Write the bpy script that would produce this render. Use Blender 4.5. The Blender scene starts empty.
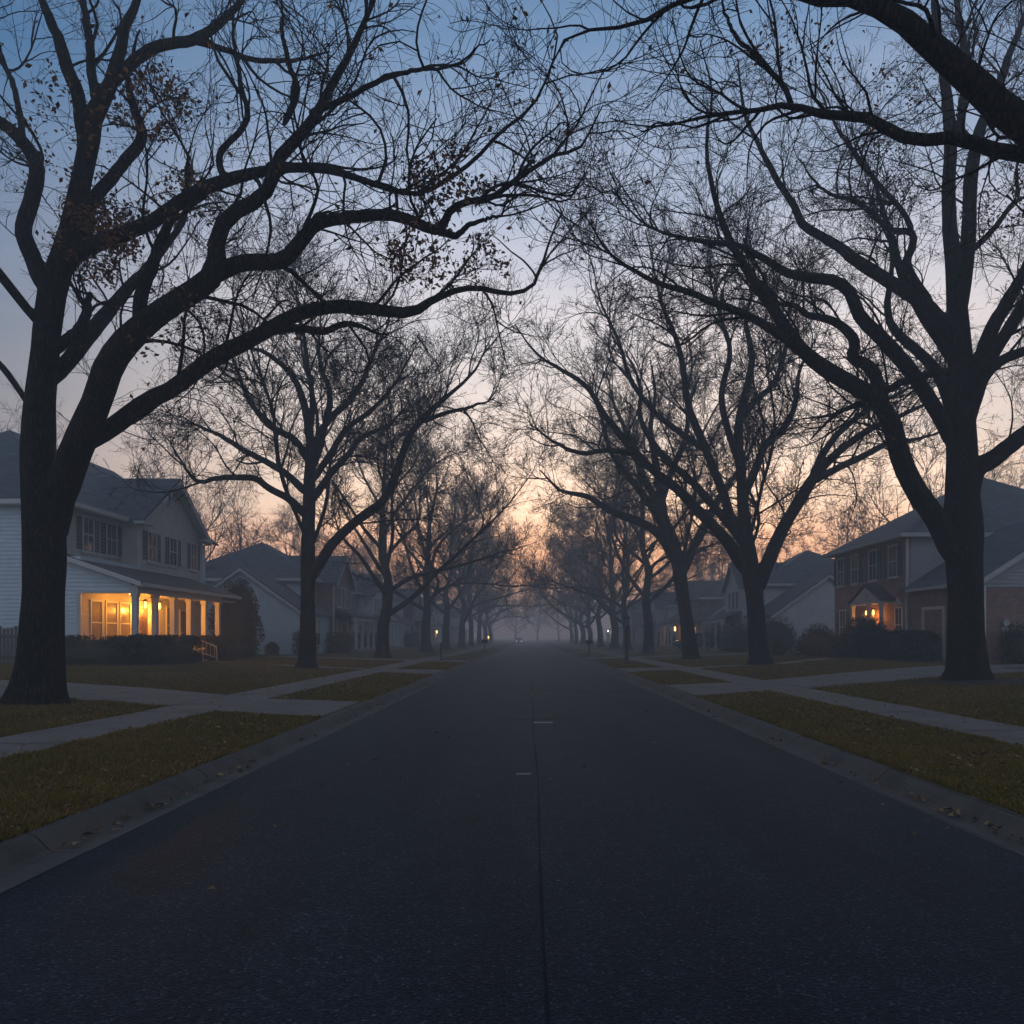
import bpy, math, random
import numpy as np
R_ = math.radians
rnd = random.Random(7)
sc = bpy.context.scene
COL = sc.collection
CX = 0.15                       # road centre line
F = 800.0                       # focal length in pixels

# ------------------------------------------------------------------ materials
def mat(name):
    m = bpy.data.materials.new(name); m.use_nodes = True
    nt = m.node_tree; b = nt.nodes['Principled BSDF']
    return m, nt, b
def nd(nt, t, **kw):
    n = nt.nodes.new(t)
    for k, v in kw.items():
        if k in n.inputs: n.inputs[k].default_value = v
        else: setattr(n, k, v)
    return n
def lk(nt, a, b): nt.links.new(a, b)
def ramp(nt, fac, stops):
    r = nt.nodes.new('ShaderNodeValToRGB')
    el = r.color_ramp.elements
    while len(el) < len(stops): el.new(0.5)
    for e, (p, c) in zip(el, stops):
        e.position = p; e.color = (*c, 1)
    lk(nt, fac, r.inputs[0]); return r
def objco(nt): return nt.nodes.new('ShaderNodeTexCoord').outputs['Object']
def geoco(nt): return nt.nodes.new('ShaderNodeNewGeometry').outputs['Position']
def noise(nt, vec, scale, detail=4, rough=.6, sx=1, sy=1, sz=1):
    if (sx, sy, sz) != (1, 1, 1):
        mp = nt.nodes.new('ShaderNodeMapping'); mp.inputs['Scale'].default_value = (sx, sy, sz)
        lk(nt, vec, mp.inputs[0]); vec = mp.outputs[0]
    n = nd(nt, 'ShaderNodeTexNoise'); n.inputs['Scale'].default_value = scale
    n.inputs['Detail'].default_value = detail; n.inputs['Roughness'].default_value = rough
    lk(nt, vec, n.inputs['Vector']); return n.outputs[0]
def bump(nt, b, h, strength, dist=.02):
    bp = nd(nt, 'ShaderNodeBump'); bp.inputs['Strength'].default_value = strength
    bp.inputs['Distance'].default_value = dist
    lk(nt, h, bp.inputs['Height']); lk(nt, bp.outputs[0], b.inputs['Normal']); return bp

def simple(name, col, rough=.6, var=.25, scale=6, metal=0, bmp=.15):
    m, nt, b = mat(name)
    n = noise(nt, geoco(nt), scale)
    lo = tuple(c*(1-var) for c in col); hi = tuple(min(1, c*(1+var)) for c in col)
    r = ramp(nt, n, [(.3, lo), (.7, hi)]); lk(nt, r.outputs[0], b.inputs['Base Color'])
    b.inputs['Roughness'].default_value = rough; b.inputs['Metallic'].default_value = metal
    if name == 'tar': b.inputs['Specular IOR Level'].default_value = .08
    if bmp: bump(nt, b, noise(nt, geoco(nt), scale*8), bmp, .01)
    return m

def m_bark(name, col):
    m, nt, b = mat(name); co = objco(nt)
    v = nd(nt, 'ShaderNodeTexVoronoi'); v.feature = 'DISTANCE_TO_EDGE'; v.inputs['Scale'].default_value = 1
    mp = nt.nodes.new('ShaderNodeMapping'); mp.inputs['Scale'].default_value = (15, 15, 3.2)
    nz = nd(nt, 'ShaderNodeTexNoise'); nz.inputs['Scale'].default_value = 3
    lk(nt, co, nz.inputs['Vector'])
    mx = nd(nt, 'ShaderNodeVectorMath'); mx.operation = 'MULTIPLY_ADD'; mx.inputs[1].default_value = (.12, .12, .12)
    lk(nt, nz.outputs['Color'], mx.inputs[0]); lk(nt, co, mx.inputs[2])
    lk(nt, mx.outputs[0], mp.inputs[0]); lk(nt, mp.outputs[0], v.inputs['Vector'])
    n = noise(nt, co, 5, 5, .65)
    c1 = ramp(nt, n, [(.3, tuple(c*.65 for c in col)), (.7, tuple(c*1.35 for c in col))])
    c2 = ramp(nt, v.outputs[0], [(0, (.12, .11, .11)), (.30, (1.35, 1.3, 1.25))])  # furrow shade put into the colour: cell edges dark, plates light
    mm = nd(nt, 'ShaderNodeMixRGB'); mm.blend_type = 'MULTIPLY'; mm.inputs[0].default_value = 1
    lk(nt, c1.outputs[0], mm.inputs[1]); lk(nt, c2.outputs[0], mm.inputs[2])
    lk(nt, mm.outputs[0], b.inputs['Base Color'])
    b.inputs['Roughness'].default_value = .9; b.inputs['Specular IOR Level'].default_value = .15
    ad = nd(nt, 'ShaderNodeMath'); ad.operation = 'MULTIPLY_ADD'; ad.inputs[1].default_value = .4
    lk(nt, noise(nt, co, 30, 3), ad.inputs[0]); lk(nt, v.outputs[0], ad.inputs[2])
    bump(nt, b, ad.outputs[0], .9, .06)
    return m

def m_asphalt():
    m, nt, b = mat('asphalt'); co = geoco(nt)
    sp = nd(nt, 'ShaderNodeTexVoronoi'); sp.inputs['Scale'].default_value = 75; lk(nt, co, sp.inputs['Vector'])
    c = ramp(nt, sp.outputs['Color'], [(0, (.0028, .0068, .0105)), (.5, (.0090, .0182, .0268)), (.8, (.024, .039, .053)), (1, (.11, .13, .145))])
    big = noise(nt, co, .5, 4, .6, sx=1.6, sy=.25)
    c2 = ramp(nt, big, [(.3, (.6, .6, .62)), (.7, (1.4, 1.4, 1.4))])
    st = noise(nt, co, 3.0, 5, .7)
    c3 = ramp(nt, st, [(.35, (.82, .82, .82)), (.65, (1.1, 1.1, 1.1))])
    mm = nd(nt, 'ShaderNodeMixRGB'); mm.blend_type = 'MULTIPLY'; mm.inputs[0].default_value = 1
    lk(nt, c.outputs[0], mm.inputs[1]); lk(nt, c2.outputs[0], mm.inputs[2])
    m2 = nd(nt, 'ShaderNodeMixRGB'); m2.blend_type = 'MULTIPLY'; m2.inputs[0].default_value = 1
    lk(nt, mm.outputs[0], m2.inputs[1]); lk(nt, c3.outputs[0], m2.inputs[2])
    lk(nt, m2.outputs[0], b.inputs['Base Color'])
    b.inputs['Roughness'].default_value = .58; b.inputs['Specular IOR Level'].default_value = .12; b.inputs['Specular Tint'].default_value = (.62, .82, 1.0, 1)
    bump(nt, b, sp.outputs['Distance'], .5, .01)
    return m

def m_concrete(name, col):
    m, nt, b = mat(name); co = geoco(nt)
    a = ramp(nt, noise(nt, co, 1.3, 6, .75), [(.28, tuple(c*.5 for c in col)), (.5, col), (.72, tuple(c*1.25 for c in col))])
    s = ramp(nt, noise(nt, co, 60, 3, .7), [(.3, (.75, .75, .75)), (.7, (1.15, 1.15, 1.15))])
    mm = nd(nt, 'ShaderNodeMixRGB'); mm.blend_type = 'MULTIPLY'; mm.inputs[0].default_value = 1
    lk(nt, a.outputs[0], mm.inputs[1]); lk(nt, s.outputs[0], mm.inputs[2])
    lk(nt, mm.outputs[0], b.inputs['Base Color']); b.inputs['Roughness'].default_value = .85
    bump(nt, b, noise(nt, co, 40, 4), .35, .01); return m

def m_ground():
    m, nt, b = mat('lawn_ground'); co = geoco(nt)
    a = ramp(nt, noise(nt, co, 28, 5, .75), [(.3, (.055, .042, .010)), (.5, (.125, .092, .022)), (.72, (.21, .142, .042))])
    p = ramp(nt, noise(nt, co, .35, 4, .6), [(.35, (.75, .8, .7)), (.65, (1.25, 1.1, .95))])
    mm = nd(nt, 'ShaderNodeMixRGB'); mm.blend_type = 'MULTIPLY'; mm.inputs[0].default_value = 1
    lk(nt, a.outputs[0], mm.inputs[1]); lk(nt, p.outputs[0], mm.inputs[2])
    lk(nt, mm.outputs[0], b.inputs['Base Color']); b.inputs['Roughness'].default_value = .95
    b.inputs['Specular IOR Level'].default_value = .1
    bump(nt, b, noise(nt, co, 40, 4, .8), 1, .05); return m

def m_attr(name, attr='tint', rough=.8, spec=.1):
    m, nt, b = mat(name)
    a = nd(nt, 'ShaderNodeAttribute'); a.attribute_name = attr
    lk(nt, a.outputs['Color'], b.inputs['Base Color'])
    b.inputs['Roughness'].default_value = rough; b.inputs['Specular IOR Level'].default_value = spec
    return m

def m_brick(name, c1, c2, mortar):
    m, nt, b = mat(name); co = geoco(nt)
    sp = nd(nt, 'ShaderNodeSeparateXYZ'); lk(nt, co, sp.inputs[0])
    ad = nd(nt, 'ShaderNodeMath'); lk(nt, sp.outputs[0], ad.inputs[0]); lk(nt, sp.outputs[1], ad.inputs[1])
    cb = nd(nt, 'ShaderNodeCombineXYZ'); lk(nt, ad.outputs[0], cb.inputs[0]); lk(nt, sp.outputs[2], cb.inputs[1])
    br = nd(nt, 'ShaderNodeTexBrick'); br.inputs['Scale'].default_value = 1
    br.inputs['Brick Width'].default_value = .23; br.inputs['Row Height'].default_value = .078
    br.inputs['Mortar Size'].default_value = .009; br.inputs['Bias'].default_value = -.1
    br.inputs['Color1'].default_value = (*c1, 1); br.inputs['Color2'].default_value = (*c2, 1); br.inputs['Mortar'].default_value = (*mortar, 1)
    lk(nt, cb.outputs[0], br.inputs['Vector'])
    n = ramp(nt, noise(nt, co, 2.2, 5, .7), [(.3, (.65, .65, .65)), (.7, (1.25, 1.2, 1.2))])
    mm = nd(nt, 'ShaderNodeMixRGB'); mm.blend_type = 'MULTIPLY'; mm.inputs[0].default_value = 1
    lk(nt, br.outputs[0], mm.inputs[1]); lk(nt, n.outputs[0], mm.inputs[2])
    lk(nt, mm.outputs[0], b.inputs['Base Color']); b.inputs['Roughness'].default_value = .9
    iv = nd(nt, 'ShaderNodeMath'); iv.operation = 'SUBTRACT'; iv.inputs[0].default_value = 1; lk(nt, br.outputs['Fac'], iv.inputs[1])
    bump(nt, b, iv.outputs[0], .5, .01); return m

def m_shingle(name, col):
    m, nt, b = mat(name); co = geoco(nt)
    sp = nd(nt, 'ShaderNodeSeparateXYZ'); lk(nt, co, sp.inputs[0])
    ad = nd(nt, 'ShaderNodeMath'); lk(nt, sp.outputs[0], ad.inputs[0]); lk(nt, sp.outputs[1], ad.inputs[1])
    cb = nd(nt, 'ShaderNodeCombineXYZ'); lk(nt, ad.outputs[0], cb.inputs[0]); lk(nt, sp.outputs[2], cb.inputs[1])
    br = nd(nt, 'ShaderNodeTexBrick'); br.inputs['Scale'].default_value = 1
    br.inputs['Brick Width'].default_value = .32; br.inputs['Row Height'].default_value = .1
    br.inputs['Mortar Size'].default_value = .008
    br.inputs['Color1'].default_value = (*[c*.75 for c in col], 1); br.inputs['Color2'].default_value = (*[c*1.3 for c in col], 1)
    br.inputs['Mortar'].default_value = (*[c*.4 for c in col], 1)
    lk(nt, cb.outputs[0], br.inputs['Vector'])
    n = ramp(nt, noise(nt, co, 1.1, 5, .7), [(.3, (.75, .75, .75)), (.7, (1.2, 1.2, 1.2))])
    mm = nd(nt, 'ShaderNodeMixRGB'); mm.blend_type = 'MULTIPLY'; mm.inputs[0].default_value = 1
    lk(nt, br.outputs[0], mm.inputs[1]); lk(nt, n.outputs[0], mm.inputs[2])
    lk(nt, mm.outputs[0], b.inputs['Base Color']); b.inputs['Roughness'].default_value = .9
    bump(nt, b, noise(nt, co, 25, 3), .4, .01); return m

def m_glass(name, col=(.03, .035, .045), rough=.04):
    m, nt, b = mat(name)
    r = ramp(nt, noise(nt, geoco(nt), 3), [(.3, tuple(c*.7 for c in col)), (.7, tuple(c*1.3 for c in col))])
    lk(nt, r.outputs[0], b.inputs['Base Color'])
    b.inputs['Roughness'].default_value = rough; b.inputs['Specular IOR Level'].default_value = 1.0
    bump(nt, b, noise(nt, geoco(nt), 1.5, 1), .05, .02); return m

def m_curtain():
    m, nt, b = mat('curtain_behind_glass'); co = geoco(nt)
    w = nd(nt, 'ShaderNodeTexWave'); w.bands_direction = 'Y'; w.inputs['Scale'].default_value = 2.6; w.inputs['Distortion'].default_value = 2.2; w.inputs['Detail'].default_value = 2
    lk(nt, co, w.inputs['Vector'])
    r = ramp(nt, w.outputs['Color'], [(0, (.09, .075, .06)), (.5, (.22, .18, .14)), (1, (.34, .29, .23))]); lk(nt, r.outputs[0], b.inputs['Base Color'])  # bands paint the shading of hanging folds into the colour
    b.inputs['Roughness'].default_value = .25; return m
def m_emit(name, col, s):
    m, nt, b = mat(name)
    b.inputs['Base Color'].default_value = (*col, 1)
    b.inputs['Emission Color'].default_value = (*col, 1); b.inputs['Emission Strength'].default_value = s
    return m

M = dict(
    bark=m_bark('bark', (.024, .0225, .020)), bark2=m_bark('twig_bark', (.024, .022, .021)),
    asphalt=m_asphalt(), concrete=m_concrete('concrete', (.185, .152, .132)), gutter=m_concrete('gutter_concrete', (.095, .083, .072)),
    ground=m_ground(), blade=m_attr('grass_blade'), leaf=m_attr('dry_leaf'), foliage=m_attr('evergreen_leaf', rough=.55, spec=.25),
    siding=simple('siding_pale', (.60, .62, .64), .6, .1, 1.5), siding_warm=simple('siding_cream', (.52, .49, .44), .6, .1, 1.5),
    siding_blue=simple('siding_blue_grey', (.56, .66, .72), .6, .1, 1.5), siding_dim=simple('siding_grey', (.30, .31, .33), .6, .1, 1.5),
    trim=simple('white_trim', (.54, .54, .53), .5, .06, 3), trim_grey=simple('grey_trim', (.40, .41, .42), .5, .06, 3),
    roof=m_shingle('roof_slate', (.095, .108, .122)), roof2=m_shingle('roof_brown', (.095, .085, .082)),
    brick=m_brick('brick_red', (.26, .115, .092), (.37, .19, .15), (.36, .31, .29)),
    brick2=m_brick('brick_brown', (.20, .10, .082), (.29, .165, .135), (.31, .28, .26)),
    shutter=simple('shutter_paint', (.07, .07, .085), .5, .1, 4), door=simple('door_wood', (.09, .05, .03), .45, .3, 9),
    glass=m_glass('window_glass'), curtain=m_curtain(),
    iron=simple('black_iron', (.02, .021, .023), .45, .2, 20), wood=simple('weathered_wood', (.10, .09, .08), .85, .35, 9),
    mulch=simple('mulch', (.035, .026, .02), .95, .6, 40, bmp=1), tar=simple('tar', (.009, .015, .0215), .68, .5, 3),
    paint=simple('worn_white_paint', (.30, .30, .29), .7, .3, 30), lampglass=m_glass('lamp_glass', (.16, .17, .19), .25),
    rail=simple('painted_rail', (.5, .46, .4), .5, .1, 9), tread=m_concrete('step_stone', (.3, .26, .22)),
    glow=m_emit('lit_lantern', (1.0, .46, .11), 9), glow_far=m_emit('lit_lantern_far', (1.0, .36, .08), 17),
    glow_white=m_emit('lit_white', (1.0, .93, .8), 6), carpaint=None, tyre=simple('tyre', (.015, .015, .016), .85, .2, 20),
    rim=simple('rim', (.35, .35, .36), .35, .1, 20, metal=.8), carglass=m_glass('car_glass', (.012, .013, .016)),
    tail=simple('tail_lamp', (.25, .01, .01), .3, .1, 9), lens=m_glass('headlamp_lens', (.3, .3, .3), .15),
    meter=simple('meter_metal', (.35, .36, .36), .4, .1, 9, metal=.4),
)
def m_car(name, col):
    m, nt, b = mat(name)
    r = ramp(nt, noise(nt, geoco(nt), 3), [(.3, tuple(c*.9 for c in col)), (.7, tuple(c*1.1 for c in col))])
    lk(nt, r.outputs[0], b.inputs['Base Color']); b.inputs['Roughness'].default_value = .32; b.inputs['Coat Weight'].default_value = .4
    return m
M['car_dark'] = m_car('car_dark_blue', (.02, .026, .035)); M['car_pale'] = m_car('car_silver', (.3, .31, .32))

# ------------------------------------------------------------------ objects
def tag(o, label=None, cat=None, group=None, kind=None):
    if label: o['label'] = label
    if cat: o['category'] = cat
    if group: o['group'] = group
    if kind: o['kind'] = kind
    return o
def empty(name, loc, label=None, cat=None, group=None):
    o = bpy.data.objects.new(name, None); COL.objects.link(o); o.location = loc
    return tag(o, label, cat, group)
def origin(o):
    v = np.zeros(3)
    while o is not None:
        v += np.array(o.location); o = o.parent
    return v
def np_mesh(name, verts, faces, m, parent=None, smooth=False, tint=None):
    """faces: list of int arrays (n,k)"""
    me = bpy.data.meshes.new(name)
    verts = np.asarray(verts, np.float32)
    me.vertices.add(len(verts)); me.vertices.foreach_set('co', verts.ravel())
    faces = [np.asarray(f, np.int32) for f in faces if len(f)]
    lv = np.concatenate([f.ravel() for f in faces])
    tot = np.concatenate([np.full(len(f), f.shape[1], np.int32) for f in faces])
    st = np.concatenate([[0], np.cumsum(tot)[:-1]]).astype(np.int32)
    me.loops.add(len(lv)); me.loops.foreach_set('vertex_index', lv)
    me.polygons.add(len(tot)); me.polygons.foreach_set('loop_start', st); me.polygons.foreach_set('loop_total', tot)
    if smooth: me.polygons.foreach_set('use_smooth', np.ones(len(tot), bool))
    me.update(calc_edges=True)
    if tint is not None:
        a = me.color_attributes.new('tint', 'FLOAT_COLOR', 'POINT')
        t = np.ones((len(verts), 4), np.float32); t[:, :3] = tint
        a.data.foreach_set('color', t.ravel())
    if m is not None: me.materials.append(m)
    o = bpy.data.objects.new(name, me); COL.objects.link(o)
    if parent is not None: o.parent = parent
    return o
class MB:
    def __init__(s): s.v = []; s.f = []
    def poly(s, pts):
        i = len(s.v); s.v += [tuple(p) for p in pts]; s.f.append(tuple(range(i, i+len(pts)))); return s
    def box(s, x0, x1, y0, y1, z0, z1):
        if x1 < x0: x0, x1 = x1, x0
        if y1 < y0: y0, y1 = y1, y0
        i = len(s.v)
        s.v += [(x, y, z) for z in (z0, z1) for x, y in ((x0, y0), (x1, y0), (x1, y1), (x0, y1))]
        for q in ((3, 2, 1, 0), (4, 5, 6, 7), (0, 1, 5, 4), (1, 2, 6, 5), (2, 3, 7, 6), (3, 0, 4, 7)): s.f.append(tuple(i+k for k in q))
        return s
    def fbox(s, ax, c, out, a0, a1, z0, z1, d0, d1):
        """box on a wall: ax 'x' = wall plane X=c, 'y' = wall plane Y=c; depth d0..d1 outward"""
        if ax == 'x': return s.box(c+out*d0, c+out*d1, a0, a1, z0, z1)
        return s.box(a0, a1, c+out*d0, c+out*d1, z0, z1)
    def tube(s, pts, rs, n=10, cap=True):
        pts = [np.array(p, float) for p in pts]; i0 = len(s.v)
        for k, p in enumerate(pts):
            t = pts[min(k+1, len(pts)-1)]-pts[max(k-1, 0)]; t /= np.linalg.norm(t)+1e-9
            ref = np.array((1, 0, 0)) if abs(t[0]) < .8 else np.array((0, 1, 0))
            u = np.cross(t, ref); u /= np.linalg.norm(u); w = np.cross(t, u)
            r = rs[k] if hasattr(rs, '__len__') else rs
            for j in range(n):
                a = 2*math.pi*j/n; s.v.append(tuple(p+r*(math.cos(a)*u+math.sin(a)*w)))
        for k in range(len(pts)-1):
            for j in range(n):
                a, b = i0+k*n+j, i0+k*n+(j+1) % n
                s.f.append((a, b, b+n, a+n))
        if cap:
            s.f.append(tuple(range(i0+n-1, i0-1, -1))); e = i0+(len(pts)-1)*n; s.f.append(tuple(range(e, e+n)))
        return s
    def shell(s, V, faces, t):
        """roof: top faces, underside t lower, sides round the outline"""
        i = len(s.v); n = len(V)
        s.v += [tuple(p) for p in V]+[(p[0], p[1], p[2]-t) for p in V]
        cnt = {}
        for f in faces:
            s.f.append(tuple(i+k for k in f)); s.f.append(tuple(i+n+k for k in reversed(f)))
            for a, b in zip(f, f[1:]+f[:1]): cnt.setdefault(frozenset((a, b)), []).append((a, b))
        for e in cnt.values():
            if len(e) == 1:
                a, b = e[0]; s.f.append((i+b, i+a, i+n+a, i+n+b))
        return s
    def clap(s, ax, c, out, lo, hi, z0, z1, h=.17, d=.032):
        """clapboard wall: each board's lower edge stands proud"""
        lo = lo if callable(lo) else (lambda z, k=lo: k); hi = hi if callable(hi) else (lambda z, k=hi: k)
        P = (lambda a, dd, z: (c+out*dd, a, z)) if ax == 'x' else (lambda a, dd, z: (a, c+out*dd, z))
        n = max(1, round((z1-z0)/h)); h = (z1-z0)/n
        for k in range(n):
            a, b = z0+k*h, z0+(k+1)*h
            s.poly([P(lo(a), d, a), P(hi(a), d, a), P(hi(b), .0, b), P(lo(b), .0, b)])
            s.poly([P(lo(a), 0, a), P(hi(a), 0, a), P(hi(a), d, a), P(lo(a), d, a)])
        return s
    def build(s, name, m, parent=None, smooth=False):
        o_ = origin(parent) if parent is not None else np.zeros(3)
        me = bpy.data.meshes.new(name)
        me.from_pydata([tuple(np.array(p)-o_) for p in s.v], [], s.f)
        me.materials.append(m)
        if smooth:
            for p in me.polygons: p.use_smooth = True
        me.update()
        o = bpy.data.objects.new(name, me); COL.objects.link(o)
        if parent is not None: o.parent = parent
        return o
def kids(o): return [c for c in bpy.data.objects if c.parent == o]
def copy_tree(o, parent=None):
    c = o.copy(); COL.objects.link(c); c.parent = parent
    for ch in kids(o): copy_tree(ch, c)
    return c

# ------------------------------------------------------------------ ground
GU = [0, 3.4, 3.80, 3.90, 6.2, 7.47, 15, 30, 70, 420]
GZ = [-.10, -.10, -.03, .125, .185, .20, .42, .55, .60, .60]
def gz(x, y=0): return float(np.interp(abs(x-CX), GU, GZ))
def gzv(x): return np.interp(np.abs(x-CX), GU, GZ)
us = [3.4, 3.80, 3.90, 4.4, 5.2, 6.2, 6.8, 7.47, 9, 11, 13, 15, 18, 22, 26, 30, 45, 70, 140, 420]
xs = np.array([-u+CX for u in reversed(us)]+[CX]+[u+CX for u in us])
ys = np.concatenate([np.arange(-50, 60, 2.0), np.arange(60, 300, 10.), np.array([300, 340, 400, 500, 650, 920])])
def sheet(name, xs, ys, zf, m):
    Xg, Yg = np.meshgrid(xs, ys); Zg = zf(Xg, Yg)
    v = np.stack([Xg, Yg, Zg], -1).reshape(-1, 3)
    nx, ny = len(xs), len(ys)
    i = (np.arange(ny-1)[:, None]*nx+np.arange(nx-1)[None]).ravel()
    return np_mesh(name, v, [np.stack([i, i+1, i+1+nx, i+nx], 1)], m, smooth=True)
def lawn_z(X, Y):
    u = np.abs(X-CX)
    w = np.clip((u-8)/3, 0, 1)
    return gzv(X)+w*.03*(np.sin(X*.7+1)*np.cos(Y*.43)+.5*np.sin(Y*1.1+X))
tag(sheet('ground', xs, ys, lawn_z, M['ground']), kind='structure')
tag(sheet('road', CX+np.linspace(-3.5, 3.5, 15), ys, lambda X, Y: .025*(1-((X-CX)/3.5)**2)+0*Y, M['asphalt']), kind='structure')
# seam and tar patches lie 4 mm above the asphalt
mb = MB(); sx = []
for k in range(140):
    y = -2+k*1.0; sx.append((.07+.012*math.sin(k*.7)+.01*math.sin(k*.23), y, .006+.016*rnd.random()))
for (x0, y0, w0), (x1, y1, w1) in zip(sx, sx[1:]):
    mb.poly([(x0-w0, y0, .0292), (x0+w0, y0, .0292), (x1+w1, y1, .0292), (x1-w1, y1, .0292)])
def crack(p, q, w, jit):
    n = 14; a = np.array(p); b = np.array(q); pts = []
    for k in range(n+1):
        c = a+(b-a)*k/n; pts.append((c[0]+rnd.uniform(-jit, jit)*.3, c[1]+rnd.uniform(-jit, jit), w*rnd.uniform(.4, 1.2)))
    for (x0, y0, w0), (x1, y1, w1) in zip(pts, pts[1:]):
        z0 = .0292-.025*((x0-CX)/3.5)**2; z1 = .0292-.025*((x1-CX)/3.5)**2
        mb.poly([(x0, y0-w0, z0), (x1, y1-w1, z1), (x1, y1+w1, z1), (x0, y0+w0, z0)])
crack((.3, 24.0), (3.3, 23.4), .18, .12); crack((-.6, 15.3), (.9, 15.5), .10, .08); crack((-2.6, 13.4), (-.2, 13.2), .02, .05)
crack((-3.3, 30), (3.3, 30.4), .05, .1); crack((-3.4, 8.2), (-2.2, 8.3), .012, .04)
tag(mb.build('road_seam', M['tar']), kind='structure')
mb = MB()
mb.poly([(-.16, 9.2, .0302), (.01, 9.2, .0302), (.015, 9.29, .0302), (-.155, 9.29, .0302)])
mb.poly([(.06, 14.75, .0302), (.42, 14.78, .0302), (.43, 15.0, .0302), (.07, 14.97, .0302)])
tag(mb.build('road_marking', M['paint']), kind='structure')
# rolled kerb with gutter, cast in three-metre lengths
for s, nm in ((-1, 'kerb'), (1, 'kerb')):
    mb = MB(); prof = [(3.46, -.02), (3.46, .006), (3.70, -.012), (3.76, .012), (3.82, .075), (3.87, .118), (3.93, .135), (4.0, .132), (4.0, -.03)]
    y = -12.0
    while y < 330:
        L = 3.0 if y < 120 else 30
        a, b = y+.012, y+L-.012
        dz = rnd.uniform(-.004, .004)
        pa = [(CX+s*u, a, z+dz) for u, z in prof]; pb = [(CX+s*u, b, z+dz) for u, z in prof]
        for k in range(len(prof)-1): mb.poly([pa[k], pa[k+1], pb[k+1], pb[k]])
        mb.poly(pa); mb.poly(pb[::-1]); y += L
    tag(mb.build(nm, M['gutter']), kind='structure')
def slab(mb, pts, t=.05, lift=.022):
    top = [(x, y, gz(x, y)+lift) for x, y in pts]; bot = [(x, y, z-t) for x, y, z in top]
    mb.poly(top); n = len(pts)
    for k in range(n): mb.poly([top[(k+1) % n], top[k], bot[k], bot[(k+1) % n]])
for s in (-1, 1):
    mb = MB(); y = -12.0
    while y < 300:
        L = 1.5 if y < 90 else 15
        l = .022+rnd.uniform(-.005, .006)
        slab(mb, [(CX+s*6.2, y+.011), (CX+s*7.47, y+.011), (CX+s*7.47, y+L-.011), (CX+s*6.2, y+L-.011)], lift=l); y += L
    tag(mb.build('sidewalk', M['concrete']), kind='structure')
def ribbon(mb, near, far, n):
    near = np.array(near, float); far = np.array(far, float)
    for a in range(len(near)-1):
        m_ = max(1, int(round(abs(near[a+1][0]-near[a][0])/1.6)))
        for k in range(m_):
            t0, t1 = k/m_+.002, (k+1)/m_-.002
            p = [near[a]+(near[a+1]-near[a])*t for t in (t0, t1)]; q = [far[a]+(far[a+1]-far[a])*t for t in (t0, t1)]
            slab(mb, [p[0], p[1], q[1], q[0]], lift=.026+rnd.uniform(-.003, .003))
def drive(near, far, apron=None, name='driveway'):
    mb = MB(); ribbon(mb, near, far, 0)
    if apron: ribbon(mb, *apron, 0)
    tag(mb.build(name, M['concrete']), kind='structure')
drive([(-7.34, 16.2), (-9.7, 17.0), (-13, 17.3), (-26, 17.5)], [(-7.34, 19.3), (-9.7, 20.7), (-13, 22), (-26, 23)],
      ([(-3.86, 14.7), (-6.04, 15.3)], [(-3.86, 18.2), (-6.04, 18.3)]))
drive([(7.64, 22), (13, 25.2), (18, 27.5), (24, 28.6), (40, 29)], [(7.64, 26), (10.9+1, 29.5), (17, 33), (24, 34.5), (40, 34.6)],
      ([(4.16, 20.0), (6.33, 21.2)], [(4.16, 24.6), (6.33, 25.0)]))
drive([(-7.34, 34.9), (-11, 36), (-15.2, 38.0)], [(-7.34, 36.2), (-11, 37.3), (-15.2, 39.3)], ([(-3.86, 31.8), (-6.04, 32.6)], [(-3.86, 36.4), (-6.04, 36.2)]), 'path')
drive([(7.64, 36.2), (13, 39), (18.4, 46.4)], [(7.64, 37.6), (13, 40.6), (18.4, 48)], ([(4.16, 34), (6.33, 34.6)], [(4.16, 38), (6.33, 37.8)]), 'path')
drive([(-7.34, 48.2), (-16, 48.4)], [(-7.34, 51), (-16, 51.4)], ([(-3.86, 47.2), (-6.04, 48)], [(-3.86, 51.4), (-6.04, 51)]))
drive([(7.64, 56.4), (19, 57)], [(7.64, 59.2), (19, 60)], ([(4.16, 55.6), (6.33, 56.3)], [(4.16, 59.8), (6.33, 59.3)]))
drive([(7.64, 78.2), (20, 78.2)], [(7.64, 81.8), (20, 81.8)], ([(4.16, 77.5), (6.33, 78)], [(4.16, 82.4), (6.33, 82)]))

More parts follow.
